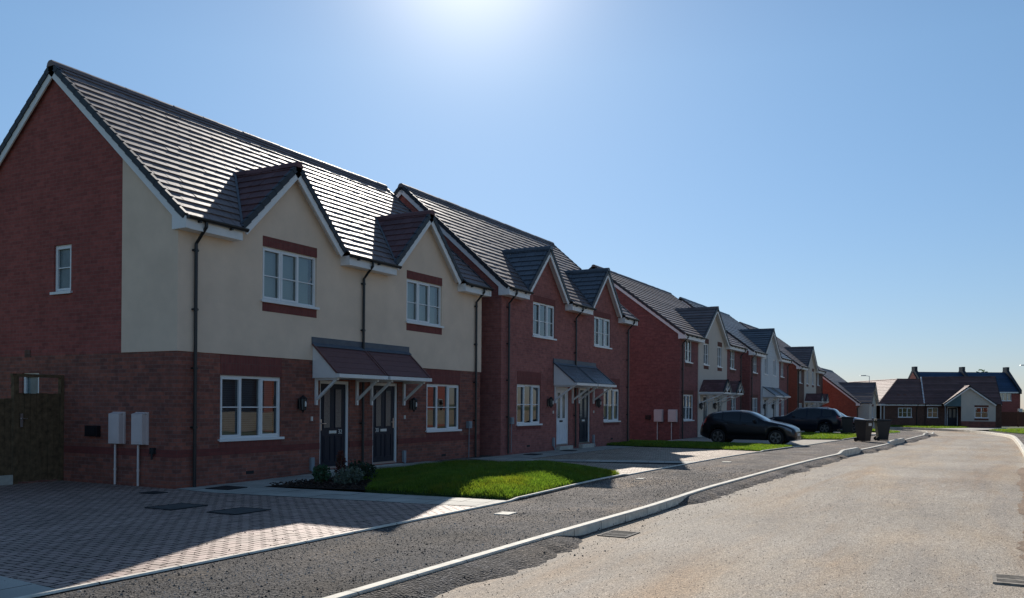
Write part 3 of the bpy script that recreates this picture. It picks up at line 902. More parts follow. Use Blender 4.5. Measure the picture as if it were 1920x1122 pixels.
H1 = empty('semi_detached_house', (0, 0, 0), 0, 'semi-detached pair with cream rendered upper floor over dark red brick, doors numbered 30 and 32', 'house', 'houses along the left side of the street')
SIDE_H = [(3.2, 3.78, 3.97, 4.97), (4.25, 4.85, 1.2, 2.28)]
house_a(H1, 'brick_low', 'render', True, 'tile', 'tile_red', [('door_navy', '32', 1, 'left', 'navy door numbered 32'), ('door_navy', '30', -1, 'right', 'navy door numbered 30')], 'canopy_plum', [True, True], dict(side_holes=SIDE_H, ffopen=True, mbx=10.72, gblind=[True, False]))
for (a, b, c, e), hf in zip(SIDE_H, (.52, .5)):
    window(H1, side(0), a, b, c, e, lights=1, opens=(0,), blind=False, curtain=False, half=c+(e-c)*hf, glass='frosted')
meter_box(H1, 1.63, .83, 1.47, .35, .02, pr=.15); meter_box(H1, .95, .83, 1.47, .35, .02, pr=.15)
q = MB(); q.box(-.09, 0, 2.22, 2.6, .96, 1.18); q.box(-.11, -.09, 2.26, 2.56, .99, 1.15); q.build('flue_vent', M['black'], H1)
q = MB(); q.tube([(-.06, .62, .78), (-.06, .62, .55)], .02, 8); q.box(-.07, -.001, .57, .68, .66, .78); q.build('gas_valve', M['iron'], H1)
q = MB(); q.box(-.012, .01, 4.55, 4.75, 2.62, 2.78); q.build('wall_vent', M['brick_brown'], H1)

H2 = empty('semi_detached_house', (12.06, -.385, .097), .00625, 'all red brick semi-detached pair with slate canopies and one white front door', 'house', 'houses along the left side of the street')
house_a(H2, 'brick_rose', 'brick_rose', False, 'tile_grey', 'tile_slate', [('door_white', None, 1, 'left', 'white panelled door'), ('door_navy', None, 1, 'left', 'dark navy door')], 'tile_slate', [False, False], dict(reach=.85, mbx=.62))

# ------------------------------------------------------------------ wider terraced pairs beyond (one broad central gable)
B_W, B_D, B_T = 12.4, 9.2, .75
def house_b(root, brick, bay, tile, canopy, panels, canopytile, left='brick_red', detail=True):
    W, D, t = B_W, B_D, B_T
    G = [(6.0, 7.12, .70)]
    x0, x1 = 3.1, 8.95
    gz = ZE+(D/2-YE)*t
    ffw = [(.85, 2.05), (9.75, 10.95)]; gbw = [(4.1, 5.05), (6.85, 7.8)]
    gfw = [(.6, 2.35), (10.0, 11.3)]; drs = [(4.05, 5.05), (6.9, 7.9)]
    lw = MB()
    for a, b in ((0, x0), (x1, W)):
        hs = [(p, q, *GZ) for p, q in gfw if a < p < b]+[(p, q, *FZ) for p, q in ffw if a < p < b]
        panel(lw, front(0), a, b, -.5, 5.2, hs); lw.build('brick_wall', M[brick], root); lw = MB()
    by = MB(); yb = -.03
    panel(by, front(yb), x0, x1, -.5, 5.2, [(p, q, *FZ) for p, q in gbw]+[(p, q, .12, 2.2) for p, q in drs], rev=.12)
    hw = (G[0][1]-.09-5.2)/G[0][2]
    by.poly([(6-hw, yb, 5.2), (6+hw, yb, 5.2), (6, yb, G[0][1]-.09)])
    for x in (x0, x1): by.poly([(x, yb, -.5), (x, yb, 5.2), (x, 0, 5.2), (x, 0, -.5)])
    if bay == 'clad':
        z = .1
        while z < 7:
            h = max(0, min(1, (G[0][1]-.1-z-.16)/(G[0][1]-5.2)))
            a, b = (x0, x1) if z+.16 < 5.2 else (6-(G[0][1]-.25-z)/G[0][2], 6+(G[0][1]-.25-z)/G[0][2])
            if b-a < .1: break
            segs = [(a, b)]
            for p, q in gbw+drs:
                zz = FZ if (p, q) in gbw else (.12, 2.2)
                if z+.16 > zz[0] and z < zz[1]:
                    ns = []
                    for u, v in segs:
                        if p > u: ns.append((u, min(v, p)))
                        if q < v: ns.append((max(u, q), v))
                    segs = [k for k in ns if k[1]-k[0] > .02]
            for u, v in segs:
                by.hexa([(u, yb-.03, z), (v, yb-.03, z), (v, yb-.001, z), (u, yb-.001, z), (u, yb-.008, z+.165), (v, yb-.008, z+.165), (v, yb-.001, z+.165), (u, yb-.001, z+.165)])
            z += .17
    by.build('bay_wall', M[bay], root)
    sd = MB()
    for x in (0, W):
        sd.poly([(x, 0, -.5), (x, D, -.5), (x, D, 5.2), (x, 0, 5.2)]); sd.poly([(x, 0, 5.2), (x, D, 5.2), (x, D/2, gz-.06)])
        sd.build('gable_wall', M[left], root); sd = MB()
    if panels:
        for p, q in gbw:
            k = MB(); k.box(p, q, yb-.006, yb+.02, FZ[1], FZ[1]+.25); k.build('brick_panel', M['soldier_brown'], root); k = MB(); k.box(p, q, yb-.006, yb+.02, FZ[0]-.23, FZ[0]-.046); k.build('brick_panel', M['soldier_brown'], root)
    k = MB()
    for p, q in ffw: k.box(p, q, -.006, .02, FZ[1], 5.17); k.build('soldier_course', M['soldier_brown'], root); k = MB(); k.box(p, q, -.006, .02, FZ[0]-.23, FZ[0]-.046); k.build('soldier_course', M['soldier_brown'], root); k = MB()
    for p, q in gfw: k.box(p, q, -.006, .02, GZ[1], GZ[1]+.215); k.build('soldier_course', M['soldier_brown'], root); k = MB()
    for p, q in ffw: window(root, front(0), p, q, *FZ, lights=2, opens=(0,), blind=False, glass='glass')
    for p, q in gbw: window(root, front(yb), p, q, *FZ, lights=2, opens=(0,), glass='glass_dark')
    for p, q in gfw: window(root, front(0), p, q, *GZ, lights=3 if q-p > 1.5 else 2, opens=(0, 1), glass='glass_dark')
    for p, q in drs: door(root, front(yb), p, q, .12, 2.2, 'door_navy', detail=False)
    shell(root, W, D, t, YE, ZE, G, tile, tile, per_tile=False, gauge=.30, step=.032, gf=-.26, box_segs=[(0, 3.35), (8.65, W)], sidewall=left)
    if canopy == 'gable':
        canopy_gable(root, 4.05, .80, 1.35, 2.42, 3.05, canopytile, [3.35, 4.75]); canopy_gable(root, 6.75, .80, 1.35, 2.42, 3.05, canopytile, [6.05, 7.45])
        for x in (3.3, 6.0): lantern(root, x, yb, 1.66)
    else:
        canopy_lean(root, 3.5, 5.6, .9, 2.42, 3.05, canopytile, 0, 0, [3.7, 5.4], yb=yb-.03); canopy_lean(root, 6.4, 8.5, .9, 2.42, 3.05, canopytile, 0, 0, [6.6, 8.3], yb=yb-.03)
        for x in (3.7, 6.5): lantern(root, x, yb, 1.66)
    for x in (.28, W-.25): downpipe(root, x, YE-.05, ZE-.04, -.075, -.2)

H3 = empty('semi_detached_house', (30.1, -.45, .0), 0, 'pair with wide cream gable and plum pitched porch canopies behind the black hatchback', 'house', 'houses along the left side of the street')
house_b(H3, 'brick_dusk', 'render_pale', 'tile_grey', 'gable', True, 'tile_red', left='brick_dusk')
meter_box(H3, 1.06, .85, 1.47, .46, -.05); meter_box(H3, .33, .85, 1.47, .46, -.05)
q = MB(); q.box(-.09, 0, 1.5, 1.75, .96, 1.18); q.build('flue_vent', M['black'], H3)
H4 = empty('semi_detached_house', (44.9, -.45, -.02), 0, 'pair with pale grey boarded gable and slate lean-to canopies', 'house', 'houses along the left side of the street')
house_b(H4, 'brick_dusk', 'clad', 'tile_slate', 'lean', False, 'tile_slate', left='brick_dusk')
H5 = empty('semi_detached_house', (61.0, -.5, -.29), 0, 'pair with cream gable between brown brick walls, plum canopies, beside the bungalow with orange gable', 'house', 'houses along the left side of the street')
house_b(H5, 'brick_brown', 'render_pale', 'tile_grey', 'gable', True, 'tile_red', left='brick_orange')

# ------------------------------------------------------------------ bungalow at the end of the row
def bungalow_row(root):
    W, D, t, ye, ze = 14.0, 8.6, .80, -.3, 2.42
    gz = ze+(D/2-ye)*t
    b = MB()
    panel(b, front(0), 0, W, -.5, ze, [(9.8, 11.4, .95, 2.1)])
    for x in (0, W): b.poly([(x, 0, -.5), (x, D, -.5), (x, D, ze), (x, 0, ze)]); b.poly([(x, 0, ze), (x, D, ze), (x, D/2, gz-.06)])
    b.poly([(0, D, -.5), (W, D, -.5), (W, D, ze), (0, D, ze)])
    b.build('brick_wall', M['brick_orange'], root)
    # projecting rendered gable
    xc, hw, zr, td, yf = 4.5, 3.3, 4.5, .62, -1.0
    p = MB()
    panel(p, front(yf), xc-hw, xc+hw, -.5, ze-.05, [(3.6, 5.2, .95, 2.1)])
    p.poly([(xc-hw, yf, ze-.05), (xc+hw, yf, ze-.05), (xc, yf, zr-.12)])
    for x in (xc-hw, xc+hw): p.poly([(x, yf, -.5), (x, 0, -.5), (x, 0, ze-.05), (x, yf, ze-.05)])
    p.build('render_wall', M['render_pale'], root)
    window(root, front(yf), 3.6, 5.2, .95, 2.1, lights=2, opens=(0,))
    window(root, front(0), 9.8, 11.4, .95, 2.1, lights=2, opens=(0,), glass='glass_dark')
    k = MB(); k.box(3.6, 5.2, yf-.006, yf+.02, 2.1, 2.32); k.build('brick_panel', M['soldier_brown'], root); k = MB(); k.box(3.6, 5.2, yf-.006, yf+.02, .7, .9); k.build('brick_panel', M['soldier_brown'], root)
    V = Vector((0, 1, t)).normalized(); L = math.hypot(D/2-ye, gz-ze)
    m = MB(); ym = ye+(zr-ze)/t; d0 = (zr-ze)/td
    slope(m, (-.1, ye, ze), (1, 0, 0), V, [(0, 0), (W+.2, 0), (W+.2, L), (0, L)], [[(xc-d0+.1, -.01), (xc+d0+.1, -.01), (xc+.1, (ym-ye)/V.y)]], gauge=.3, tw=None, step=.02)
    slope(m, (-.1, D-ye, ze), (1, 0, 0), (0, -1, t), [(0, 0), (W+.2, 0), (W+.2, L), (0, L)], gauge=.3, tw=None, step=.02)
    for s in (-1, 1):
        VV = Vector((-s, 0, td)).normalized(); g0 = yf-.25; Lr = d0/abs(VV.x)
        slope(m, (xc+s*d0, g0, ze), (0, 1, 0), VV, [(0, 0), (0, Lr), (ym-g0, Lr), (ye-g0, 0)], gauge=.3, tw=None, step=.02)
    r = m.build('roof', M['tile_grey'], root)
    rm = MB(); ridge(rm, (-.1, D/2, gz), (W+.1, D/2, gz)); ridge(rm, (xc, yf-.25, zr), (xc, ym, zr)); rm.build('ridge_tiles', M['tile_grey'], r)
    bb = MB(); c = MB()
    for x, o in ((-.1, -1), (W+.1, 1)):
        verge(bb, c, (x, ye, ze), (x, D/2, gz), (o, 0, 0)); verge(bb, c, (x, D-ye, ze), (x, D/2, gz), (o, 0, 0))
        if o < 0: bb.prism([(-.099, ye-.02, ze-.03), (-.099, ye-.02, ze-.25), (-.099, .06, ze-.25), (-.099, .06, ze+.2)], (.1, 0, 0))
        bb.build('barge_board', M['white'], r); c.build('verge_caps', M['verge'], r); bb = MB(); c = MB()
    for s in (-1, 1): verge(bb, c, (xc+s*d0, yf-.25, ze), (xc, yf-.25, zr), (0, -1, 0), ov=.24)
    bb.build('barge_board', M['white'], r); c.build('verge_caps', M['verge'], r)
    f = MB()
    for a, e in ((0, xc-d0), (xc+d0, W)): f.box(a, e, ye, ye+.02, ze-.24, ze-.02)
    f.box(8.0, 11.9, -1.5, -.0, 2.2, 2.38); f.build('fascia', M['white'], root)
    po = MB(); po.box(8.1, 8.2, -1.45, -1.35, -.1, 2.2); po.build('porch_post', M['white'], root); po = MB(); po.box(11.7, 11.8, -1.45, -1.35, -.1, 2.2); po.build('porch_post', M['white'], root)
    gutter(root, -.05, xc-d0, ye-.055, ze-.02); gutter(root, xc+d0, W, ye-.055, ze-.02)
    downpipe(root, .2, ye-.05, ze-.04, -.075, -.2)
H6 = empty('bungalow', (78.0, -3.0, -.4), 0, 'single storey bungalow with bright brick gable end beyond the parked dark estate car', 'bungalow')
bungalow_row(H6)

# ------------------------------------------------------------------ buildings closing the view: frame turned to face the camera
FAR_RZ = YAW-math.pi/2
fR = Vector((math.sin(YAW), -math.cos(YAW), 0)); fF = Vector((math.cos(YAW), math.sin(YAW), 0))
def far(lat, dep, z=-.4):
    p = Vector((CAMP.x, CAMP.y, 0))+fR*lat+fF*dep
    return (p.x, p.y, z)
# corner bungalow, L plan, hipped at the corner; local x = right, y = away
H7 = empty('bungalow', far(39.84, 94), FAR_RZ, 'low corner bungalow whose hipped roof shows one sunlit and one shaded slope', 'bungalow', 'bungalows across the end of the road')
def bungalow_corner(root):
    ze, h = 2.42, 3.33
    zr = ze+2.78; W, Lw = 7.4, 17.0
    b = MB()
    panel(b, front(0), 0, W, -.5, ze, [(1.95, 3.45, .95, 2.0)])
    panel(b, side(0), 0, Lw, -.5, ze, [(1.4, 2.9, .95, 2.0)])
    b.poly([(W, 0, -.5), (W, 7, -.5), (W, 7, ze), (W, 0, ze)]); b.poly([(0, Lw, -.5), (7, Lw, -.5), (7, Lw, ze), (0, Lw, ze)])
    b.poly([(0, Lw, ze), (2*h, Lw, ze), (h, Lw, zr-.1)]); b.poly([(W, 0, ze), (W, 2*h, ze), (W, h, zr-.1)])
    b.build('brick_wall', M['brick_brown'], root)
    window(root, front(0), 1.95, 3.45, .95, 2.0, lights=3, opens=(0, 2), glass='glass_dark')
    window(root, side(0), 1.4, 2.9, .95, 2.0, lights=2, opens=(0,), glass='glass_dark')
    m = MB(); o = .3; e = zr-ze; tt = e/(h+o); cs = 1/math.hypot(1, tt); L = (h+o)/cs
    slope(m, (-o, -o, ze), (1, 0, 0), (0, 1, tt), [(0, 0), (W+o, 0), (W+o, L), (h+o, L)], gauge=.3, tw=None, step=.02)
    slope(m, (-o, -o, ze), (0, 1, 0), (1, 0, tt), [(0, 0), (h+o, L), (Lw+o, L), (Lw+o, 0)], gauge=.3, tw=None, step=.02)
    slope(m, (2*h+o, -o, ze), (0, 1, 0), (-1, 0, tt), [(h+o, L), (Lw+o, L), (Lw+o, 0), (2*h, 0)], gauge=.3, tw=None, step=.02)
    r = m.build('roof', M['tile_russet'], root)
    rm = MB(); ridge(rm, (h, h, zr), (h, Lw, zr)); ridge(rm, (h, h, zr), (W, h, zr)); ridge(rm, (-o, -o, ze+.03), (h, h, zr+.02), up=.03); rm.build('ridge_tiles', M['tile_russet'], r)
    f = MB(); f.box(-o, W, -o-.02, -o, ze-.2, ze-.02); f.box(-o-.02, -o, -o, Lw, ze-.2, ze-.02); f.box(-o, W, -o, 0, ze-.21, ze-.2); f.build('fascia', M['white'], root)
    v = MB(); v.box(2.3, 2.6, .9, 1.25, ze+.85, ze+1.05); v.build('roof_vent', M['tile_russet'], r); v = MB(); v.box(2.95, 3.25, .9, 1.25, ze+.85, ze+1.05); v.build('roof_vent', M['tile_russet'], r)
    gutter(root, -o, W, -o-.06, ze-.02)
    downpipe(root, .1, -o-.05, ze-.04, -.08, -.2); downpipe(root, 3.95, -o-.05, ze-.04, -.08, -.2)
bungalow_corner(H7)

H8 = empty('bungalow', far(44.6, 94), FAR_RZ-rad(20), 'bungalow with cream porch gable, teal cladding and dark front door facing down the road', 'bungalow', 'bungalows across the end of the road')
def bungalow_porch(root):
    ze, W, D, o = 2.42, 8.2, 7.2, .3
    zr = ze+3.02; t = (zr-ze)/(D/2+o)
    # local x: window 44.9-46.2 -> .5.. ; gable wall 46.9..51.2 lateral at depth 92
    yf = -1.6
    px = 1.1
    b = MB()
    panel(b, front(0), 0, W, -.5, ze, [(.55, 1.75-.2, .95, 2.02), (2.35-1.0+.1, 2.35+.0, -.1, 2.05)] if False else [(.35, 1.5, .95, 2.02)])
    for x in (0, W): b.poly([(x, 0, -.5), (x, D, -.5), (x, D, ze), (x, 0, ze)]); b.poly([(x, 0, ze), (x, D, ze), (x, D/2, zr-.06)])
    b.build('brick_wall', M['brick_brown'], root)
    window(root, front(0), .35, 1.5, .95, 2.02, lights=2, opens=(0,), glass='glass_dark')
    xa, xb, xm = 1.85, 7.4, 3.75     # gable roof feet, cream wall begins at xm
    xc = 4.6; zg = 4.35; td = (zg-ze)/(xc-xa)
    c = MB()
    panel(c, front(yf), xm, xb-.1, .62, ze-.05, [(5.15, 6.55, .98, 2.1)])
    zt = lambda x: zg-abs(x-xc)*td-.12
    c.poly([(xm, yf, ze-.05), (xb-.1, yf, ze-.05), (xc, yf, zt(xc)), (xm, yf, zt(xm))])
    c.poly([(xb-.1, yf, .62), (xb-.1, 0, .62), (xb-.1, 0, ze-.05), (xb-.1, yf, ze-.05)])
    c.build('render_wall', M['render_pale'], root)
    lo = MB(); lo.poly([(xm, yf-.002+.01, -.5), (xb-.1, yf+.01, -.5), (xb-.1, yf+.01, .62), (xm, yf+.01, .62)]); lo.poly([(xb-.1, yf+.01, -.5), (xb-.1, 0, -.5), (xb-.1, 0, .62), (xb-.1, yf+.01, .62)]); lo.poly([(xm, yf+.01, -.5), (xm, 0, -.5), (xm, 0, ze), (xm, yf+.01, ze)]); lo.build('brick_plinth', M['brick_low'], root)
    window(root, front(yf), 5.15, 6.55, .98, 2.1, lights=2, opens=(0,), glass='glass_dark')
    k = MB(); k.box(5.12, 6.58, yf-.006, yf+.02, 2.1, 2.3); k.build('brick_panel', M['soldier_brown'], root); k = MB(); k.box(5.12, 6.58, yf-.006, yf+.02, .72, .93); k.build('brick_panel', M['soldier_brown'], root)
    te = MB(); te.poly([(xa+.15, yf, ze-.05), (xm, yf, ze-.05), (xm, yf, zt(xm)), (xa+.15, yf, zt(xa+.15))]); te.poly([(xa+.15, yf, ze-.25), (xm, yf, ze-.25), (xm, yf, ze-.05), (xa+.15, yf, ze-.05)]); te.build('cladding', M['clad_teal'], root)
    door(root, front(-.0-.12), 2.45, 3.6, .0, 2.1, 'door_navy', detail=False)
    po = MB(); po.box(xa+.2, xa+.28, yf+.02, yf+.1, -.2, ze-.25); po.build('porch_post', M['grey_plastic'], root)
    V = Vector((0, 1, t)).normalized(); L = math.hypot(D/2+o, zr-ze)
    m = MB()
    ymz = lambda z: -o+(z-ze)/t
    slope(m, (0, -o, ze), (1, 0, 0), V, [(0, 0), (W, 0), (W, L), (0, L)], [[(xa, -.01), (xb, -.01), (xc, (ymz(zg)+o)/V.y)]], gauge=.3, tw=None, step=.02)
    slope(m, (0, D+o, ze), (1, 0, 0), (0, -1, t), [(0, 0), (W, 0), (W, L), (0, L)], gauge=.3, tw=None, step=.02)
    y0 = yf-.25
    for s in (-1, 1):
        hw = xc-xa if s < 0 else xb-xc
        tds = (zg-ze)/hw
        VV = Vector((-s, 0, tds)).normalized(); Lr = hw/abs(VV.x)
        slope(m, (xc+s*hw, y0, ze), (0, 1, 0), VV, [(0, 0), (0, Lr), (ymz(zg)-y0, Lr), (-o-y0, 0)], gauge=.3, tw=None, step=.02)
    r = m.build('roof', M['tile_russet'], root)
    rm = MB(); ridge(rm, (0, D/2, zr), (W, D/2, zr)); ridge(rm, (xc, y0, zg), (xc, ymz(zg), zg)); rm.build('ridge_tiles', M['tile_russet'], r)
    bb = MB(); cc = MB()
    for s in (-1, 1): verge(bb, cc, ((xa, xb)[s > 0], y0, ze), (xc, y0, zg), (0, -1, 0), ov=.24)
    bb.build('barge_board', M['white'], r); cc.build('verge_caps', M['verge'], r); bb = MB(); cc = MB()
    verge(bb, cc, (W, -o, ze), (W, D/2, zr), (1, 0, 0)); bb.build('barge_board', M['white'], r); cc.build('verge_caps', M['verge'], r)
    ve = MB()
    k = 18
    for i in range(k):
        u = L*(i+.5)/k; q = Vector((0, -o, ze))+V*u+Vector((0, -t, 1)).normalized()*.05
        ve.obox(q, (.07, 0, 0), V*(L/k*.3), Vector((0, -t, 1)).normalized()*.03)
    ve.build('verge_trim', M['white'], r)
    f = MB(); f.box(0, xa, -o-.02, -o, ze-.2, ze-.02); f.box(0, xa, -o, 0, ze-.21, ze-.2); f.build('fascia', M['white'], root)
    gutter(root, 0, xa, -o-.06, ze-.02)
    downpipe(root, .12, -o-.05, ze-.04, -.08, -.2)
bungalow_porch(H8)
H8.scale = (.905, 1, 1)

H9 = empty('terraced_house', far(57.8, 122, -1.1), FAR_RZ, 'distant two storey terrace with dark blue roof and parapet stubs behind the bungalows', 'house')
def far_terrace(root):
    W, D, ze, o = 13.6, 6.6, 5.0, .2
    zr = ze+2.85; t = (zr-ze)/(D/2+o)
    b = MB()
    panel(b, front(0), 0, W, -1, ze, [(10.65, 12.35, 3.72, 4.85)])
    for x in (0, W): b.poly([(x, 0, -1), (x, D, -1), (x, D, ze), (x, 0, ze)]); b.poly([(x, 0, ze), (x, D, ze), (x, D/2, zr-.06)])
    b.build('brick_wall', M['brick_red'], root)
    window(root, front(0), 10.65, 12.35, 3.72, 4.85, lights=3, opens=(0, 2), blind=True)
    V = Vector((0, 1, t)).normalized(); L = math.hypot(D/2+o, zr-ze); m = MB()
    slope(m, (0, -o, ze), (1, 0, 0), V, [(0, 0), (W, 0), (W, L), (0, L)], gauge=.4, tw=None, step=.02)
    slope(m, (0, D+o, ze), (1, 0, 0), (0, -1, t), [(0, 0), (W, 0), (W, L), (0, L)], gauge=.4, tw=None, step=.02)
    r = m.build('roof', M['tile_blue'], root)
    for x in (.25, 7.1, W-.15):
        p = MB()
        p.prism([(x-.2, -o-.1, ze-.3), (x-.2, -o-.1, ze+.25), (x-.2, D/2-.5, zr+.2), (x-.2, D/2-.5, zr+.75), (x-.2, D/2+.5, zr+.75), (x-.2, D/2+.5, zr+.2), (x-.2, D+o, ze+.25), (x-.2, D+o, ze-.3)], (.4, 0, 0))
        p.build('parapet', M['verge'], r)
    f = MB(); f.box(0, W, -o-.02, -o, ze-.2, ze-.02); f.build('fascia', M['white'], root)
far_terrace(H9)

# ------------------------------------------------------------------ fences
def boards(mb, p0, p1, z0, z1, w=.125, th=.02):
    p0, p1 = Vector(p0), Vector(p1); d = (p1-p0); L = d.length; d /= L; n = Vector((-d.y, d.x, 0))
    x = 0
    while x < L-.01:
        e = min(x+w-.006, L)
        h = random.uniform(-.006, .006); o = random.uniform(0, .006)
        c = p0+d*((x+e)/2)+n*o
        mb.obox((c.x, c.y, (z0+z1)/2+h), d*(e-x)/2, n*th/2, (0, 0, (z1-z0)/2))
        x += w
GY = 3.42
gt = empty('garden_gate', (-.55, GY, 0), 0, 'dark timber side gate with a cross beam above it beside the brick gable', 'gate')
k = MB(); boards(k, (-.42, 0, 0), (.47, 0, 0), .05, 1.83); k.box(-.42, .47, .012, .05, .3, .4); k.box(-.42, .47, .012, .05, 1.45, 1.55); k.build('gate_leaf', M['wood'], gt)
k = MB(); k.box(-.53, -.43, -.03, .07, -.1, 2.16); k.box(.475, .545, -.03, .07, -.1, 2.16); k.box(-.55, .545, -.03, .07, 2.16, 2.22); k.build('gate_frame', M['wood'], gt)
k = MB(); k.box(-.395, -.34, -.03, -.012, 1.15, 1.42); k.tube([(-.37, -.03, 1.32), (-.37, -.07, 1.32), (-.27, -.07, 1.32)], .01, 6); k.build('latch', M['steel'], gt)
fe = empty('timber_fence', (-4, GY, 0), 0, 'dark timber boarded fence with a concrete base joined to the side gate', 'fence')
k = MB(); boards(k, (-3, 0, 0), (2.9, 0, 0), .2, 1.72); k.build('board_panel', M['wood'], fe)
k = MB(); k.box(-3, 2.92, -.02, .03, -.05, .2); k.build('gravel_board', M['concrete'], fe)
for x in (-3, -1.2, .6):
    k = MB(); k.box(x-.05, x+.05, .03, .13, -.1, 1.76); k.build('post', M['wood'], fe)
ff = empty('timber_fence', far(51.9, 93), FAR_RZ, 'red brown close boarded fence next to the cream porch bungalow', 'fence')
k = MB(); boards(k, (0, 0, 0), (16, 0, 0), .05, 1.62, .14); k.build('board_panel', M['wood_red'], ff)
for i in range(8):
    k = MB(); k.box(i*2.3-.06, i*2.3+.06, -.08, -.02, 0, 1.7); k.build('post', M['wood_red'], ff)
k = MB(); k.box(.1, 1.2, -.35, -.03, .02, .08); k.build('gravel_board', M['concrete'], ff)
k = MB(); k.box(2.35, 2.75, -.04, .2, 1.62, 1.98); k.build('post_cap_box', M['chrome_white'], ff)

# ------------------------------------------------------------------ ground
E_ = [(-60, -6.5), (-10, -6.5), (0, -6.5), (8, -6.45), (15, -6.55), (19.5, -6.68), (24, -6.95), (30, -7.2), (36.7, -7.75), (45, -8.15), (55, -8.35), (62, -8.2), (68, -7.2), (73, -5), (76, -1), (77, 10)]
KL = [(-60, -8.72), (-10, -8.72), (-5.6, -8.73), (0, -8.74), (3.6, -8.85), (12, -9.0), (20.6, -9.3), (28, -9.75), (34, -10.05), (42, -10.45), (52, -10.7), (59, -10.6), (65, -10.2), (70, -8.9), (73.5, -6.4), (76, -1.5), (77, 10)]
KR = [(-60, -14.0), (-10, -14.0), (2, -14.25), (14, -14.65), (25.5, -14.95), (37, -15.1), (50, -15.15), (60, -15.05), (66, -14.7), (71.5, -13.8), (76.5, -12.1), (80.5, -9.2), (83, -4.5), (84.5, 10)]
KR2 = [(-60, -16.4), (-10, -16.4), (14, -16.9), (37, -17.3), (60, -17.2), (67, -16.3), (73, -15), (78, -13), (81.9, -9.7), (84.5, -4.6), (86, 10)]

def resample(P, step):
    out = []
    for (a, b), (c, d) in zip(P[:-1], P[1:]):
        L = math.hypot(c-a, d-b); n = max(1, int(round(L/step)))
        for i in range(n): out.append((a+(c-a)*i/n, b+(d-b)*i/n))
    return out+[P[-1]]

def smooth(P, it=2):
    for _ in range(it):
        Q = [P[0]]
        for p, q in zip(P[:-1], P[1:]):
            Q += [(p[0]*.75+q[0]*.25, p[1]*.75+q[1]*.25), (p[0]*.25+q[0]*.75, p[1]*.25+q[1]*.75)]
        P = Q+[P[-1]]
    return P
E_, KL, KR, KR2 = smooth(E_), smooth(KL), smooth(KR), smooth(KR2)
E_f, KL_f, KR_f, KR2_f = [resample(p, .5) for p in (E_, KL, KR, KR2)]

def yat(P, x):
    for (a, b), (c, d) in zip(P[:-1], P[1:]):
        if a <= x <= c and c > a: return b+(d-b)*(x-a)/(c-a)
    return P[-1][1]

ROADZ = -.125
def struct(o): return tag(o, kind='structure')
gm = MB()
xs = [-900, -300, -100, -40]+list(range(-20, 80, 2))+[90, 110, 140, 180, 300, 600, 1400]
for a, b in zip(xs[:-1], xs[1:]):
    for c, d in ((-900, -100), (-100, -30), (-30, 30), (30, 120), (120, 900)):
        dz = lambda x: g(x)-.3
        gm.poly([(a, c, dz(a)), (b, c, dz(b)), (b, d, dz(b)), (a, d, dz(a))])
struct(gm.build('ground', M['earth']))
rm = MB(); sheet(rm, KL_f[:]+KR_f[::-1], ROADZ); struct(rm.build('road', M['road']))
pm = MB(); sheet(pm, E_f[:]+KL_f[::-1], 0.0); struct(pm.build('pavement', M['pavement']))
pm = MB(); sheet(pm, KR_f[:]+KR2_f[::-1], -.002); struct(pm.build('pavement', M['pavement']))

# kerbs: low dropped kerb with full-height stretches
def kerb_strip(name, P, wd, hf, face_z, side_, mat, x0=-1e9, x1=1e9, facemat=None):
    m = MB(); n = len(P); prev = None
    gap = 0
    for i, (x, y) in enumerate(P):
        if x < x0 or x > x1: prev = None; continue
        a = P[max(i-1, 0)]; b = P[min(i+1, n-1)]
        dx, dy = b[0]-a[0], b[1]-a[1]; L = math.hypot(dx, dy); nx, ny = -dy/L*side_, dx/L*side_
        h = hf(x, y); z = g(x)
        sec = [(x-nx*.0, y-ny*.0, z+face_z-.05), (x+nx*.004, y+ny*.004, z+h-.018), (x+nx*.02, y+ny*.02, z+h), (x+nx*wd, y+ny*wd, z+h), (x+nx*wd, y+ny*wd, z+face_z)]
        if prev:
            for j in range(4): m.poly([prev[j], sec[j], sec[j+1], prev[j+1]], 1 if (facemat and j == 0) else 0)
        prev = sec
    return m.build(name, [mat, facemat] if facemat else mat)
def ease(a, b, x): t = min(max((x-a)/(b-a), 0), 1); return t*t*(3-2*t)
UP = [(20.0, 21.0, 23.6, 24.3), (31.0, 32.1, 36.0, 36.9), (46.5, 47.4, 49.2, 50.2), (56, 57, 60, 61), (66.3, 67.2, 71, 72)]
def fillet_gap(x): return ease(-1.6, -.6, x)*(1-ease(3.2, 4.0, x))
def hkl(x, y):
    h = .012
    for a, b, c, d in UP: h = max(h, .012+.10*ease(a, b, x)*(1-ease(c, d, x)))
    return h
KLk = resample(KL, .25)
struct(kerb_strip('kerb', KLk, .125, hkl, -.15, 1, M['kerb']))
struct(kerb_strip('kerb', resample(KR, .3), .15, lambda x, y: .07 if not (26 < x < 31) else .03, -.15, -1, M['kerb'], x0=17))
EDh = lambda x, y: .055 if (1.7 < x < 7.2 or 20 < x < 24.5 or 34.4 < x < 44) else .03
struct(kerb_strip('kerb', resample(E_, .3), .06, EDh, -.1, 1, M['kerb'], x0=-12, x1=74, facemat=M['pavement']))  # edging front takes the tarmac colour: shade painted in, plus tarmac residue
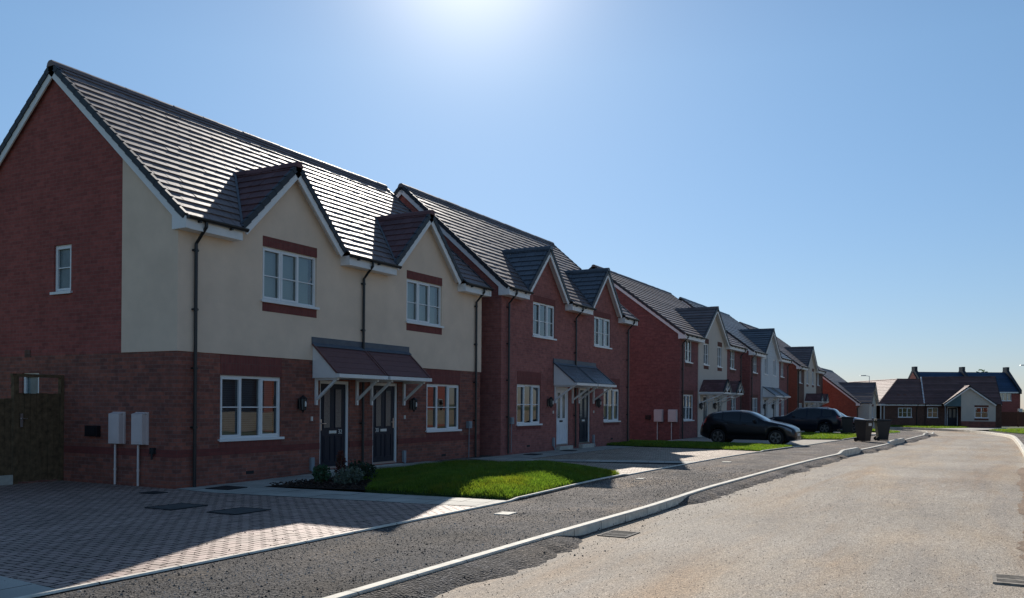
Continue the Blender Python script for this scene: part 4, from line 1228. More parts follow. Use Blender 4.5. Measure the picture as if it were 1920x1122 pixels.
# tarmac fillet along the foot of the dropped kerb: ragged dark ramp
fm = MB(); fm2 = None
rng = random.Random(3)
pts = [p for p in resample(KL, .12) if -10 < p[0] < 70]
off = 0
rows = []
for x, y in pts:
    off = off*.8+rng.uniform(-.06, .06)
    up = max((hkl(x, y)-.012)/.1, fillet_gap(x))
    wd = max(.03, (.34+off)*(1-.85*up))
    rows.append((x, y, wd, up))
for (x, y, w0, u0), (x2, y2, w1, u1) in zip(rows[:-1], rows[1:]):
    z, z2 = g(x), g(x2)
    a = [(x, y-.001, z-.012-.10*u0), (x, y-w0*.55, z-.066-.054*u0), (x, y-w0, z+ROADZ-.004)]
    b = [(x2, y2-.001, z2-.012-.10*u1), (x2, y2-w1*.55, z2-.066-.054*u1), (x2, y2-w1, z2+ROADZ-.004)]
    for j in range(2): fm.poly([a[j], a[j+1], b[j+1], b[j]])
struct(fm.build('road', M['pavement'], smooth=True))

def ragged_sheet(name, P, zoff, mat): 
    m = MB(); sheet(m, P, zoff); return m.build(name, mat)
# earth strip on the right of the unfinished road
em = [(x, yat(KR, x)-.6) for x in [i*.25-12 for i in range(120)]]; en = [(x, yat(KR, x)+.22+.05*math.sin(x*1.3)+rng.uniform(-.05, .05)) for x in [i*.25-12 for i in range(120)]]
m = MB(); sheet(m, en+em[::-1], ROADZ+.006)
M['verge_earth'] = m_ground('sandy earth', [(.3, (.18, .12, .08)), (.6, (.32, .23, .16)), (.75, (.5, .40, .31))], 45, .9, .8, .02)
struct(m.build('ground', M['verge_earth']))

# ------------------------------------------------------------------ paving
def herring(polys_, z, mat, name, w=.1, l=.2, gap=.008):
    m = MB(); jm = MB()
    for P in polys_: sheet(jm, P, z-.006)
    struct(jm.build(name, M['joint']))
    for P in polys_: herring_fill(m, P, z, w, gap)
    return struct(m.build(name, [mat, M['joint']]))

def herring_fill(m, poly_, z, w, gap):
    H = hps(poly_)
    x0, x1 = min(p[0] for p in poly_), max(p[0] for p in poly_); y0, y1 = min(p[1] for p in poly_), max(p[1] for p in poly_)
    i0, i1, j0, j1 = int(x0/w)-2, int(x1/w)+2, int(y0/w)-2, int(y1/w)+2
    for i in range(i0, i1):
        for j in range(j0, j1):
            d = (i-j) % 4
            if d == 0: r = (i*w, (i+2)*w, j*w, (j+1)*w)
            elif d == 3: r = (i*w, (i+1)*w, j*w, (j+2)*w)
            else: continue
            if not (x0-.3 < r[0] < x1+.3 and y0-.3 < r[2] < y1+.3): continue
            a = gap/2; q = inter([(r[0]+a, r[2]+a), (r[1]-a, r[2]+a), (r[1]-a, r[3]-a), (r[0]+a, r[3]-a)], H)
            if len(q) < 3: continue
            cx, cy = sum(p[0] for p in q)/len(q), sum(p[1] for p in q)/len(q)
            h = random.uniform(-.0015, .0015); tx, ty = random.uniform(-.008, .008), random.uniform(-.008, .008)
            gz = g(cx)
            top = [(cx+(p[0]-cx)*.94, cy+(p[1]-cy)*.94) for p in q]
            T = [m.pt((p[0], p[1], gz+z+h+tx*(p[0]-cx)+ty*(p[1]-cy))) for p in top]
            B = [m.pt((p[0], p[1], gz+z-.008)) for p in q]
            m.f.append(T); m.m.append(0)
            for k in range(len(q)):
                m.f.append([B[k], B[(k+1) % len(q)], T[(k+1) % len(q)], T[k]]); m.m.append(1)

def slabs(polys, z, mat, name, sx=.45, sy=.45, gap=.008, rot=0.0, org=(0, 0)):
    m = MB(); jm = MB()
    for P in polys:
        sheet(jm, P, z-.007)
        c, s = math.cos(rot), math.sin(rot)
        Q = [((p[0]-org[0])*c+(p[1]-org[1])*s, -(p[0]-org[0])*s+(p[1]-org[1])*c) for p in P]
        H = hps(Q)
        x0, x1 = min(p[0] for p in Q), max(p[0] for p in Q); y0, y1 = min(p[1] for p in Q), max(p[1] for p in Q)
        for i in range(int(x0/sx)-1, int(x1/sx)+2):
            for j in range(int(y0/sy)-1, int(y1/sy)+2):
                q = inter([(i*sx+gap/2, j*sy+gap/2), ((i+1)*sx-gap/2, j*sy+gap/2), ((i+1)*sx-gap/2, (j+1)*sy-gap/2), (i*sx+gap/2, (j+1)*sy-gap/2)], H)
                if len(q) < 3: continue
                h = random.uniform(-.002, .002)
                W_ = [(p[0]*c-p[1]*s+org[0], p[0]*s+p[1]*c+org[1]) for p in q]
                m.poly([(p[0], p[1], g(p[0])+z+h) for p in W_])
    struct(jm.build(name, M['joint']))
    return struct(m.build(name, mat))

DZ = .012
herring([[(-8.2, -6.44), (.52, -6.44), (-.17, -1.2), (-8.2, -1.2)], [(-8.2, -1.2), (-.17, -1.2), (-.04, -.02), (-.02, 3.4), (-8.2, 3.4)]], DZ, M['paver'], 'driveway')
slabs([[(-.03, -.012), (-.15, -1.2), (1.15, -1.15), (1.15, -.012)], [(-.15, -1.2), (.545, -6.44), (1.55, -6.44), (1.15, -1.15)], [(1.15, -1.12), (8.5, -1.02), (8.5, -.012), (1.15, -.012)]], DZ+.004, M['slab'], 'path', .45, .45, rot=.1)
slabs([[(-12, -6.44), (-6.75, -6.44), (-6.65, -5.4), (-12, -5.4)]], DZ+.008, M['slab'], 'path', .6, .6)
herring([[(7.0, -6.42), (11.9, -6.46), (10.2, -1.9), (10.0, -1.0), (8.4, -1.0)]], DZ, M['paver_buff'], 'driveway', .12, .24)
slabs([[(11.9, -6.46), (12.8, -6.47), (11.2, -1.9), (10.2, -1.9)], [(10.0, -1.9), (20.7, -1.6), (20.7, -.40), (11.6, -.42), (10.0, -.42)]], DZ+.004, M['slab'], 'path', .45, .45, rot=.3)
herring([[(12.8, -6.47), (19.9, -6.68), (20.4, -4.6), (20.65, -1.6), (11.3, -1.9)]], DZ, M['paver_buff'], 'driveway', .12, .24)
pm = MB(); sheet(pm, [(20.5, -.41), (33.4, -.47), (33.4, -5.5), (34.45, -7.5), (31, -7.22), (27, -7.08), (24.2, -6.95), (20.5, -6.6)], DZ-.004); struct(pm.build('driveway', m_plain('pale setts', (.33, .30, .25), .85, .3, .12, 2, bump=.4, bscale=60)))
pm = MB(); sheet(pm, [(42.8, -.47), (58, -.5), (58, -8.33), (42.8, -8.0)], DZ-.004); struct(pm.build('driveway', M['paver_buff']))
pm = MB(); sheet(pm, [(33.4, -.47), (42.8, -.47), (42.8, -1.6), (33.4, -1.6)], DZ-.002); struct(pm.build('path', M['slab']))
pm = MB(); sheet(pm, [(8.5, -.9), (12.5, -.42), (12.5, 5), (11.4, 5), (11.4, 0), (8.5, 0)], .004); struct(pm.build('path', M['pavement']))

# ------------------------------------------------------------------ lawns
def lawn(name, P, z, dens, hgt=.055, wid=.006, seed=1, label=None, mound=.04, crest=None):
    rg = random.Random(seed)
    m = MB()
    x0, x1 = min(p[0] for p in P), max(p[0] for p in P); y0, y1 = min(p[1] for p in P), max(p[1] for p in P)
    def hump(x, y):
        d = 1e9
        for i in range(len(P)):
            a, b = P[i], P[(i+1) % len(P)]; L2 = (b[0]-a[0])**2+(b[1]-a[1])**2
            t = max(0, min(1, ((x-a[0])*(b[0]-a[0])+(y-a[1])*(b[1]-a[1]))/L2))
            d = min(d, math.hypot(x-a[0]-t*(b[0]-a[0]), y-a[1]-t*(b[1]-a[1])))
        h = mound*(1-math.exp(-d/.7))
        return h*(1-.95*ease(crest[0], crest[1], y)) if crest else h
    from mathutils.geometry import tessellate_polygon
    st = max(.4, (x1-x0)/24)
    for T in tessellate_polygon([[Vector((p[0], p[1], 0)) for p in P]]):
        T = [P[i] for i in T]
        i = x0
        while i < x1:
            q = inter(T, [(1, 0, i+st), (-1, 0, -i)]); j = y0
            while j < y1 and q:
                r_ = inter(q, [(0, 1, j+st), (0, -1, -j)])
                if len(r_) > 2: m.poly([(p[0], p[1], g(p[0])+z+hump(p[0], p[1])) for p in r_])
                j += st
            i += st
    # skirt down to the ground
    n = len(P)
    for i in range(n):
        a, b = P[i], P[(i+1) % n]
        m.poly([(a[0], a[1], g(a[0])-.32), (b[0], b[1], g(b[0])-.32), (b[0], b[1], g(b[0])+z), (a[0], a[1], g(a[0])+z)])
    base = len(m.f)
    N_ = int((x1-x0)*(y1-y0)*dens)
    for _ in range(N_):
        x, y = rg.uniform(x0, x1), rg.uniform(y0, y1)
        if not inpoly(x, y, P): continue
        h = hgt*rg.uniform(.55, 1.25)*(1+.22*math.sin(x*3.1+1.7*math.sin(y*2.3))*math.sin(y*3.7+x))
        t = rg.uniform(0, 6.28); w_ = wid*rg.uniform(.7, 1.3)
        dx, dy = math.cos(t)*w_, math.sin(t)*w_
        l = rg.uniform(.2, .75)*h; b = rg.uniform(0, 6.28); lx, ly = math.cos(b)*l, math.sin(b)*l
        zz = g(x)+z+hump(x, y)
        i0 = len(m.v)
        m.v += [(x-dx, y-dy, zz-.005), (x+dx, y+dy, zz-.005), (x+lx*.35+dx*.7, y+ly*.35+dy*.7, zz+h*.6), (x+lx*.35-dx*.7, y+ly*.35-dy*.7, zz+h*.6), (x+lx, y+ly, zz+h)]
        m.f += [[i0, i0+1, i0+2, i0+3], [i0+3, i0+2, i0+4]]; m.m += [1, 1]
    o = m.build(name, [M['turf'], M['grass']])
    return tag(o, kind='stuff', label=label)
lawn('lawn', [(1.57, -3.3), (1.64, -6.36), (6.95, -6.33), (8.0, -4.85), (8.75, -3.0), (8.55, -1.06), (3.3, -1.12), (3.0, -2.4)], .03, 3200, .075, .0055, 1, mound=.22, crest=(-4.6, -2.2))
lawn('lawn', [(20.85, -.7), (20.5, -4.63), (20.0, -6.6), (24.5, -6.9), (25.5, -5.6), (25.5, .9), (20.9, .6)], .035, 900, .075, .010, 2)
lawn('lawn', [(33.5, -5.5), (34.6, -7.42), (37, -7.65), (41, -7.85), (42.7, -7.3), (42.7, -1.7), (33.5, -1.7)], .045, 500, .08, .014, 3)
lawn('lawn', [(50.5, -8.15), (54, -8.25), (60, -8.2), (66, -7.5), (72, -5.2), (74.5, -2), (75, 2), (62, -2.5), (58.2, -3), (58.2, -6.5)], .04, 200, .08, .02, 4)
lawn('lawn', [(81.5, -2), (84, -9.2), (86.6, -9.7), (92, -11.3), (98, -9.5), (97, -3.5), (93, 3.2), (86, 4)] if False else [(82.6, -10.0), (85.0, -4.5), (91.5, -4), (92, -8), (91.5, -12.2), (87, -12.6)], .03, 160, .09, .022, 5)
lawn('lawn', [(73, -15.2), (79, -14.2), (85, -17.0), (84, -24), (66, -24), (64, -17.5)], .03, 120, .09, .024, 6)
pm = MB(); sheet(pm, [(78.2, -12.9), (82.4, -9.9), (87, -12.8), (90, -16), (82, -15.4)], .02); struct(pm.build('driveway', M['slab']))

# ------------------------------------------------------------------ flower bed
bed = [(1.17, -1.2), (1.55, -3.3), (3.0, -2.4), (3.3, -1.1)]
m = MB(); sheet(m, bed, .03); struct(m.build('ground', M['soil']))
rg = random.Random(5); m = MB(); H = hps(bed)
for _ in range(1500):
    x, y = rg.uniform(1.1, 3.3), rg.uniform(-3.4, -1.05)
    if not inpoly(x, y, bed): continue
    a = rg.uniform(.012, .035); t = rg.uniform(0, 6.28); t2 = rg.uniform(-.6, .6)
    u = Vector((math.cos(t), math.sin(t), t2))*a; v = Vector((-math.sin(t), math.cos(t), rg.uniform(-.5, .5)))*a*.45
    m.obox((x, y, .04+rg.uniform(0, .05)), u, v, u.cross(v).normalized()*.004)
tag(m.build('ground_cover', M['mulch']), kind='stuff')

def leaf_ball(m, c, rx, ry, rz, n, size, rg, flat=.0, hollow=.5):
    for _ in range(n):
        while True:
            p = Vector((rg.uniform(-1, 1), rg.uniform(-1, 1), rg.uniform(-1, 1)))
            if hollow < p.length < 1: break
        q = Vector((c[0]+p.x*rx, c[1]+p.y*ry, c[2]+p.z*rz))
        d = Vector((rg.gauss(0, 1), rg.gauss(0, 1), rg.gauss(0, 1))+(p*.8).to_tuple() if False else (rg.gauss(0, 1)+p.x, rg.gauss(0, 1)+p.y, rg.gauss(.3, 1)+p.z)).normalized()
        u = d.cross(Vector((rg.gauss(0, 1), rg.gauss(0, 1), rg.gauss(0, 1)))).normalized()
        s = size*rg.uniform(.6, 1.3)
        m.poly([q-u*s*.32, q+d*s*.45-u*s*.0+u*s*.4, q+d*s*1.2, q+d*s*.45-u*s*.4])

def shrub(loc, r, h, n, size, mat, label, shape='ball', seed=1):
    rg = random.Random(seed)
    root = empty('shrub', loc, 0, label, 'shrub', 'shrubs in the flower bed')
    m = MB()
    if shape == 'box': leaf_ball(m, (0, 0, h*.55), r, r, h*.48, n, size, rg, hollow=.3)
    elif shape == 'tall': 
        for k in range(4): leaf_ball(m, (0, 0, h*(.25+.2*k)), r*(1-.17*k), r*(1-.17*k), h*.2, n//4, size, rg, hollow=.2)
    else:
        for k in range(7):
            t = rg.uniform(0, 6.28); q = rg.uniform(.2, .75)*r
            leaf_ball(m, (math.cos(t)*q, math.sin(t)*q, h*rg.uniform(.4, .75)), r*.5, r*.5, h*.35, n//7, size, rg, hollow=.2)
    m.build('foliage', M[mat], root)
    st = MB()
    for k in range(6):
        t = rg.uniform(0, 6.28); st.tube([(0, 0, 0), (math.cos(t)*r*.3, math.sin(t)*r*.3, h*.4), (math.cos(t)*r*.7, math.sin(t)*r*.7, h*.85)], [.008, .006, .003], 5)
    st.build('stems', M['wood'], root)
    return root
shrub((2.13, -1.75, .035), .17, .36, 500, .05, 'leaf_green', 'clipped rounded green shrub in the flower bed', 'box', 1)
shrub((2.15, -2.35, .03), .32, .35, 800, .045, 'leaf_silver', 'spreading silver green shrub in the middle of the flower bed', 'ball', 2)
shrub((2.72, -1.75, .03), .13, .62, 320, .05, 'leaf_red', 'small upright dark red shrub before the navy door', 'tall', 3)
shrub((2.85, -2.15, .03), .32, .44, 800, .05, 'leaf_dark', 'dark leaved shrub at the lawn edge of the flower bed', 'ball', 4)

# ------------------------------------------------------------------ cars
def curve(P):
    def f(x):
        if x <= P[0][0]: return P[0][1]
        for i, ((a, b), (c, d)) in enumerate(zip(P[:-1], P[1:])):
            if x <= c:
                m0 = (d-b)/(c-a) if i == 0 else (d-P[i-1][1])/(c-P[i-1][0])
                m1 = (d-b)/(c-a) if i == len(P)-2 else (P[i+2][1]-b)/(P[i+2][0]-a)
                h = c-a; t = (x-a)/h
                return (2*t**3-3*t*t+1)*b+(t**3-2*t*t+t)*h*m0+(-2*t**3+3*t*t)*d+(t**3-t*t)*h*m1
        return P[-1][1]
    return f

def m_paint(name, c):
    k = N(name); k.set(c, .3, .3, coat=.35)
    k.bump(k.noise(k.obj(), 1.5, 2), .02, .02)
    return k.m
M['paint_black'] = m_paint('black car paint', (.006, .007, .011))
M['paint_blue'] = m_paint('dark blue car paint', (.007, .010, .022))
M['paint_pale'] = m_paint('pale blue car paint', (.30, .38, .50))
M['rubber'] = m_plain('tyre rubber', (.014, .014, .015), .75, .3, .1)
M['alloy'] = m_plain('dark alloy', (.2, .2, .21), .4, .5, .1, metal=1)
M['auto_glass'] = m_plain('car glass', (.008, .010, .012), .04, .8, .1)
M['tail_red'] = m_plain('tail lamp', (.22, .008, .010), .12, .6, .05)
M['lamp_clear'] = m_plain('head lamp', (.16, .17, .19), .08, .8, .1)
M['plate_white'] = m_plain('number plate', (.62, .62, .58), .4, .4, .03)

def wheel(root, x, y, r, w, sgn, spokes=5):
    t = MB()
    t.lathe([(r*.68, -w/2), (r*.93, -w/2), (r, -w/2+.03), (r, w/2-.03), (r*.93, w/2), (r*.68, w/2)], (x, y, r), 'y', 28, cap=False)
    o = t.build('wheel', M['rubber'], root, smooth=False)
    a = MB(); yo = y+sgn*(w/2-.03)
    a.lathe([(r*.70, -.012), (r*.70, .03*1), (r*.63, .03), (r*.63, -.012)], (x, yo, r), 'y', 28, cap=False)
    a.lathe([(r*.15, -.01), (r*.13, .03)], (x, yo, r), 'y', 12)
    for k in range(spokes):
        th = 2*math.pi*k/spokes+.3
        for dd in (-.14, .14):
            p = Vector((x+math.cos(th)*r*.1, yo+sgn*.012, r+math.sin(th)*r*.1)); q = Vector((x+math.cos(th+dd)*r*.66, yo+sgn*.012, r+math.sin(th+dd)*r*.66))
            a.beam(p, q, .035, .03, up=(0, 1, 0))
    a.build('rim', M['alloy'], o)
    d = MB(); d.lathe([(r*.66, -.005), (r*.66, .005)], (x, y-sgn*.0, r), 'y', 20); d.build('brake_disc', M['black'], o)
    return o

def car(root, L, roof, belt, half, bottom, wheels, wr, paint, glass_x, screen, rear, head, tail, plate=True, rails=False):
    k_ = L/roof[-1][0]
    sx = lambda P: [(a*k_, b) for a, b in P]
    roof, belt, half, bottom = sx(roof), sx(belt), sx(half), sx(bottom); wheels = [a*k_ for a in wheels]; glass_x = [(a*k_, b*k_) for a, b in glass_x]
    screen, rear = [a*k_ for a in screen], [a*k_ for a in rear]; head, tail = (head[0]*k_, head[1]*k_, head[2]), (tail[0]*k_, tail[1]*k_, tail[2])
    fr, fb, fh, fz = curve(roof), curve(belt), curve(half), curve(bottom)
    n = int(L/.045); K = 10
    body = MB(); parts = dict(side_window_l=MB(), side_window_r=MB(), windscreen=MB(), rear_window=MB(), headlight_l=MB(), headlight_r=MB(), tail_light_l=MB(), tail_light_r=MB())
    def ring(x):
        r, b, h, z = fr(x), fb(x), fh(x), fz(x)
        b = min(b, r-.012)
        for xw in wheels:
            ra = wr+.055
            if abs(x-xw) < ra: z = max(z, wr+math.sqrt(ra*ra-(x-xw)**2)*.98)
        z = min(z, b-.12)
        gl = r-b; wt = h*.95-gl*.40
        e = min(.075, gl*.35)
        P = [(h*.86, z), (h*.975, z+.02), (h*1.0, z+(b-z)*.45), (h*.992, b-(b-z)*.18), (h*.952, b), (h*.95-(gl-e)*.36*.5, b+(gl-e)*.5), (wt+.012, r-e), (wt*.86, r-e*.28), (wt*.45, r-.004), (0, r+.004)]
        return P
    R = [ring(L*i/n) for i in range(n+1)]
    vid = {}
    for i in range(n):
        xm = L*(i+.5)/n
        for k in range(K-1):
            for s in (1, -1):
                c = [(L*i/n, s*R[i][k][0], R[i][k][1]), (L*(i+1)/n, s*R[i+1][k][0], R[i+1][k][1]), (L*(i+1)/n, s*R[i+1][k+1][0], R[i+1][k+1][1]), (L*i/n, s*R[i][k+1][0], R[i][k+1][1])]
                if s < 0: c = c[::-1]
                gap = fr(xm)-fb(xm)
                dst = body
                if k in (4, 5) and gap > .2 and any(a < xm < b for a, b in glass_x): dst = parts['side_window_l' if s > 0 else 'side_window_r']
                elif k >= 6 and screen[0] < xm < screen[1]: dst = parts['windscreen']
                elif k >= 6 and rear[0] < xm < rear[1]: dst = parts['rear_window']
                elif head[0] < xm < head[1] and k in head[2]: dst = parts['headlight_l' if s > 0 else 'headlight_r']
                elif tail[0] < xm < tail[1] and k in tail[2]: dst = parts['tail_light_l' if s > 0 else 'tail_light_r']
                dst.poly(c)
    for i in (0, n):
        x = L*i/n
        pts = [(x, p[0], p[1]) for p in R[i]]+[(x, -p[0], p[1]) for p in R[i][-2::-1]]
        body.poly(pts if i else pts[::-1])
    def weld(o):
        bm = bmesh.new(); bm.from_mesh(o.data); bmesh.ops.remove_doubles(bm, verts=bm.verts, dist=1e-4); bmesh.ops.recalc_face_normals(bm, faces=bm.faces); bm.to_mesh(o.data); bm.free()
    b = body.build('body', paint, root, smooth=True); weld(b)
    for nm, mt in (('side_window_l', 'auto_glass'), ('side_window_r', 'auto_glass'), ('windscreen', 'auto_glass'), ('rear_window', 'auto_glass'), ('headlight_l', 'lamp_clear'), ('headlight_r', 'lamp_clear'), ('tail_light_l', 'tail_red'), ('tail_light_r', 'tail_red')):
        if parts[nm].f:
            o = parts[nm].build(nm[:-2] if nm[-2:] in ('_l', '_r') else nm, M[mt], root, smooth=True)
            weld(o)
    u = MB(); u.box(.35, L-.35, -.62, .62, .2, .62); u.build('underbody', M['black'], root)
    hw = fh(wheels[0])
    for xw in wheels:
        for s in (1, -1): wheel(root, xw, s*(hw-.115), wr, .205, s)
    for s in (1, -1):
        m = MB(); xx = glass_x[0][0]+.12
        m.obox((xx, s*(hw+.07), fb(xx)+.06), (.055, 0, 0), (0, .085, 0), (0, 0, .06)); m.build('wing_mirror', paint, root, bevel=.02)
        hm = MB()
        for a, e in glass_x[:2]: hm.box(e-.26, e-.06, s*(fh(e)*.995)-.012, s*(fh(e)*.995)+.012, fb(e)-.12, fb(e)-.09)
        hm.build('door_handle', paint, root)
    if plate:
        m = MB(); m.box(-.022, .0, -.26, .26, fz(0)+.16, fz(0)+.27); m.build('number_plate', M['plate_white'], root)
    g_ = MB(); g_.box(-.012, .05, -.42, .42, fz(0)+.02, fz(0)+.13); g_.build('grille', M['black'], root)
    m = MB(); m.box(L-.02, L+.018, -.26, .26, .78, .89); m.build('rear_plate', M['plate_white'], root)
    if rails:
        m = MB()
        for s in (1, -1): m.tube([(1.9, s*.56, fr(1.9)-.02), (2.05, s*.56, fr(2.05)+.05), (L-1.05, s*.56, fr(L-1.05)+.05), (L-.85, s*.56, fr(L-.85)-.02)], .018, 6)
        m.build('roof_rail', M['steel'], root)

def road_z(x): return g(x)+DZ
C1 = empty('parked_car', (26.75, -6.72, .012), rad(90), 'black five door hatchback parked nose to the road in front of the pitched porch canopies', 'car', 'parked cars')
car(C1, 4.06, [(0, .58), (.06, .70), (.2, .78), (.55, .90), (1.0, .99), (1.25, 1.045), (1.6, 1.225), (2.0, 1.40), (2.35, 1.465), (2.8, 1.475), (3.3, 1.44), (3.75, 1.36), (3.98, 1.22), (4.12, 1.02), (4.22, .88), (4.3, .62)],
    [(0, .54), (.3, .74), (.8, .86), (1.3, .93), (2.4, .985), (3.3, 1.07), (3.9, 1.13), (4.1, .98), (4.3, .6)],
    [(0, .62), (.1, .74), (.35, .84), (.9, .895), (1.6, .895), (2.8, .90), (3.6, .90), (4.0, .86), (4.2, .79), (4.3, .68)],
    [(0, .24), (.3, .2), (2, .21), (3.9, .24), (4.3, .36)], (.82, 3.42), .325, M['paint_black'],
    [(1.62, 2.38), (2.46, 3.18), (3.24, 3.62)], (1.27, 2.02), (3.74, 4.06), (.14, .72, (3,)), (3.95, 4.24, (3, 4)))
C2 = empty('parked_car', (44.3, -1.55, g(44.5)+.01), rad(-90), 'large dark blue estate car with roof rails parked tail to the road', 'car', 'parked cars')
car(C2, 4.75, [(0, .68), (.06, .85), (.25, .95), (.8, 1.08), (1.3, 1.14), (1.75, 1.42), (2.15, 1.62), (2.6, 1.675), (3.4, 1.675), (4.0, 1.63), (4.25, 1.56), (4.5, 1.25), (4.66, 1.0), (4.75, .72)],
    [(0, .62), (.4, .88), (1.3, 1.03), (2.6, 1.07), (3.8, 1.13), (4.3, 1.16), (4.6, 1.0), (4.75, .7)],
    [(0, .66), (.12, .80), (.4, .89), (1, .94), (3.8, .94), (4.3, .91), (4.6, .85), (4.75, .76)],
    [(0, .34), (.4, .27), (4.3, .28), (4.75, .45)], (.92, 3.72), .36, M['paint_blue'],
    [(1.8, 2.62), (2.70, 3.5), (3.58, 4.12)], (1.32, 2.2), (4.12, 4.52), (.15, .75, (3,)), (4.4, 4.68, (3, 4)), rails=True)
C2.scale = (1, 1, .95)
C3 = empty('parked_car', (46.9, -7.35, g(47.2)+.01), rad(90), 'pale blue car nosing out between the dark estate car and a wheelie bin', 'car', 'parked cars')
car(C3, 4.4, [(0, .66), (.06, .82), (.25, .92), (.8, 1.03), (1.25, 1.08), (1.7, 1.34), (2.1, 1.50), (2.6, 1.56), (3.4, 1.54), (3.9, 1.44), (4.2, 1.1), (4.4, .7)],
    [(0, .6), (.4, .84), (1.3, .98), (2.6, 1.02), (3.8, 1.06), (4.1, 1.0), (4.4, .66)],
    [(0, .66), (.12, .78), (.4, .87), (1, .91), (3.8, .91), (4.1, .87), (4.4, .74)],
    [(0, .26), (.4, .22), (4.0, .24), (4.4, .4)], (.86, 3.46), .34, M['paint_pale'],
    [(1.72, 2.5), (2.6, 3.3), (3.36, 3.7)], (1.27, 2.12), (3.9, 4.25), (.12, .6, (3,)), (4.1, 4.34, (3, 4)))

# ------------------------------------------------------------------ wheelie bins
M['bin'] = m_plain('charcoal bin plastic', (.018, .019, .021), .5, .4, .12, 4, bump=.15, bscale=50)
def wheelie_bin(loc, rz, label, sticker=False):
    root = empty('wheelie_bin', loc, rz, label, 'wheelie bin', 'wheelie bins by the pavement')
    m = MB()
    def ring(z, x, y, yo=0): return [(-x, -y+yo, z), (x, -y+yo, z), (x, y+yo, z), (-x, y+yo, z)]
    rings = [ring(.03, .21, .22), ring(.5, .245, .27), ring(.55, .25, .28), ring(.96, .275, .335), ring(.965, .295, .36), ring(1.0, .295, .36)]
    ids = [[m.pt(p) for p in r] for r in rings]
    for a, b in zip(ids[:-1], ids[1:]):
        for k in range(4): m.f.append([a[k], a[(k+1) % 4], b[(k+1) % 4], b[k]]); m.m.append(0)
    m.f.append(ids[0][::-1]); m.m.append(0); m.f.append(ids[-1]); m.m.append(0)
    for x in (-.14, 0, .14): m.box(x-.012, x+.012, -.30, -.255, .58, .93)
    m.build('body', M['bin'], root, bevel=.012)
    l = MB(); l.hexa([(-.30, -.375, 1.002), (.30, -.375, 1.002), (.30, .33, 1.002), (-.30, .33, 1.002), (-.275, -.35, 1.045), (.275, -.35, 1.045), (.275, .33, 1.075), (-.275, .33, 1.075)])
    l.box(-.2, .2, -.39, -.37, 1.0, 1.03); l.build('lid', M['bin'], root, bevel=.012)
    h = MB(); h.tube([(-.24, .33, .97), (-.24, .43, 1.0), (.24, .43, 1.0), (.24, .33, .97)], .018, 8); h.build('handle', M['bin'], root)
    for s in (-1, 1):
        w_ = MB(); w_.lathe([(.1, -.025), (.1, .025)], (s*.235, .26, .1), 'x', 16); w_.build('wheel', M['rubber'], root)
    a = MB(); a.tube([(-.22, .26, .1), (.22, .26, .1)], .012, 6); a.build('axle', M['steel'], root)
    if sticker:
        s = MB(); s.box(-.09, .13, -.34, -.32, .76, .89); s.build('sticker', M['plate_white'], root)
    return root
wheelie_bin((33.0, -8.62, g(33)), rad(-30), 'charcoal wheelie bin with a white sticker on the pavement', True)
wheelie_bin((35.1, -9.25, g(35)), rad(20), 'charcoal wheelie bin standing closest to the kerb, beside the stickered bin')
wheelie_bin((42.6, -6.65, g(42.6)+.02), rad(10), 'charcoal wheelie bin on the grass in front of the dark estate car')

# ------------------------------------------------------------------ covers and gullies
def grate(name, loc, rz, sx, sy, label, cat, bars=8, group=None, mat='iron'):
    r = empty(name, loc, rz, label, cat, group)
    f = MB(); t = .04
    f.box(-sx/2, sx/2, -sy/2, -sy/2+t, -.03, .008); f.box(-sx/2, sx/2, sy/2-t, sy/2, -.03, .008); f.box(-sx/2, -sx/2+t, -sy/2+t, sy/2-t, -.03, .008); f.box(sx/2-t, sx/2, -sy/2+t, sy/2-t, -.03, .008)
    f.build('frame', M[mat], r)
    b = MB()
    for i in range(bars):
        x = -sx/2+t+(sx-2*t)*(i+.5)/bars; b.box(x-.012, x+.012, -sy/2+t, sy/2-t, -.02, .005)
    b.box(-.015, .015, -sy/2+t, sy/2-t, -.018, .006)
    b.build('grate_bars', M[mat], r)
    d = MB(); d.poly([(-sx/2, -sy/2, .001), (sx/2, -sy/2, .001), (sx/2, sy/2, .001), (-sx/2, sy/2, .001)]); d.build('gully_pit', M['rubber'], r)
    return r
grate('drain_grate', (-.25, -9.12, ROADZ+.004), 0, .56, .42, 'iron gully grate in the road against the raised kerb', 'drain')
grate('drain_grate', (-1.2, -13.86, ROADZ+.014), 0, .52, .42, 'iron gully grate in the sandy earth at the far road edge', 'drain', mat='drain_dusty')
def cover(name, loc, rz, sx, sy, mat, label, cat='manhole cover', group=None, pav=False):
    r = empty(name, loc, rz, label, cat, group)
    f = MB(); t = .022
    f.box(-sx/2, sx/2, -sy/2, -sy/2+t, -.03, .012); f.box(-sx/2, sx/2, sy/2-t, sy/2, -.03, .012); f.box(-sx/2, -sx/2+t, -sy/2+t, sy/2-t, -.03, .012); f.box(sx/2-t, sx/2, -sy/2+t, sy/2-t, -.03, .012)
    f.build('frame', M['iron'] if mat != 'kerb' else M['kerb'], r)
    p = MB(); p.box(-sx/2+t+.004, sx/2-t-.004, -sy/2+t+.004, sy/2-t-.004, -.03, .009); p.build('plate', M[mat], r)
    return r
cover('manhole_cover', (-2.0, -2.35, DZ+.003), 0, .72, .60, 'cover', 'iron manhole cover set in the block driveway, nearer the brick gable', group='manhole covers')
cover('manhole_cover', (-1.9, -3.6, DZ+.003), 0, .72, .60, 'cover', 'iron manhole cover set in the block driveway, nearer the pavement', group='manhole covers')
cover('manhole_cover', (-.75, -.28, DZ+.003), 0, .35, .35, 'iron', 'small iron cover in the driveway at the foot of the brick gable', group='manhole covers')
cover('manhole_cover', (.55, -.75, DZ+.008), .1, .55, .55, 'iron', 'iron cover in the slab path by the black downpipe', group='manhole covers')
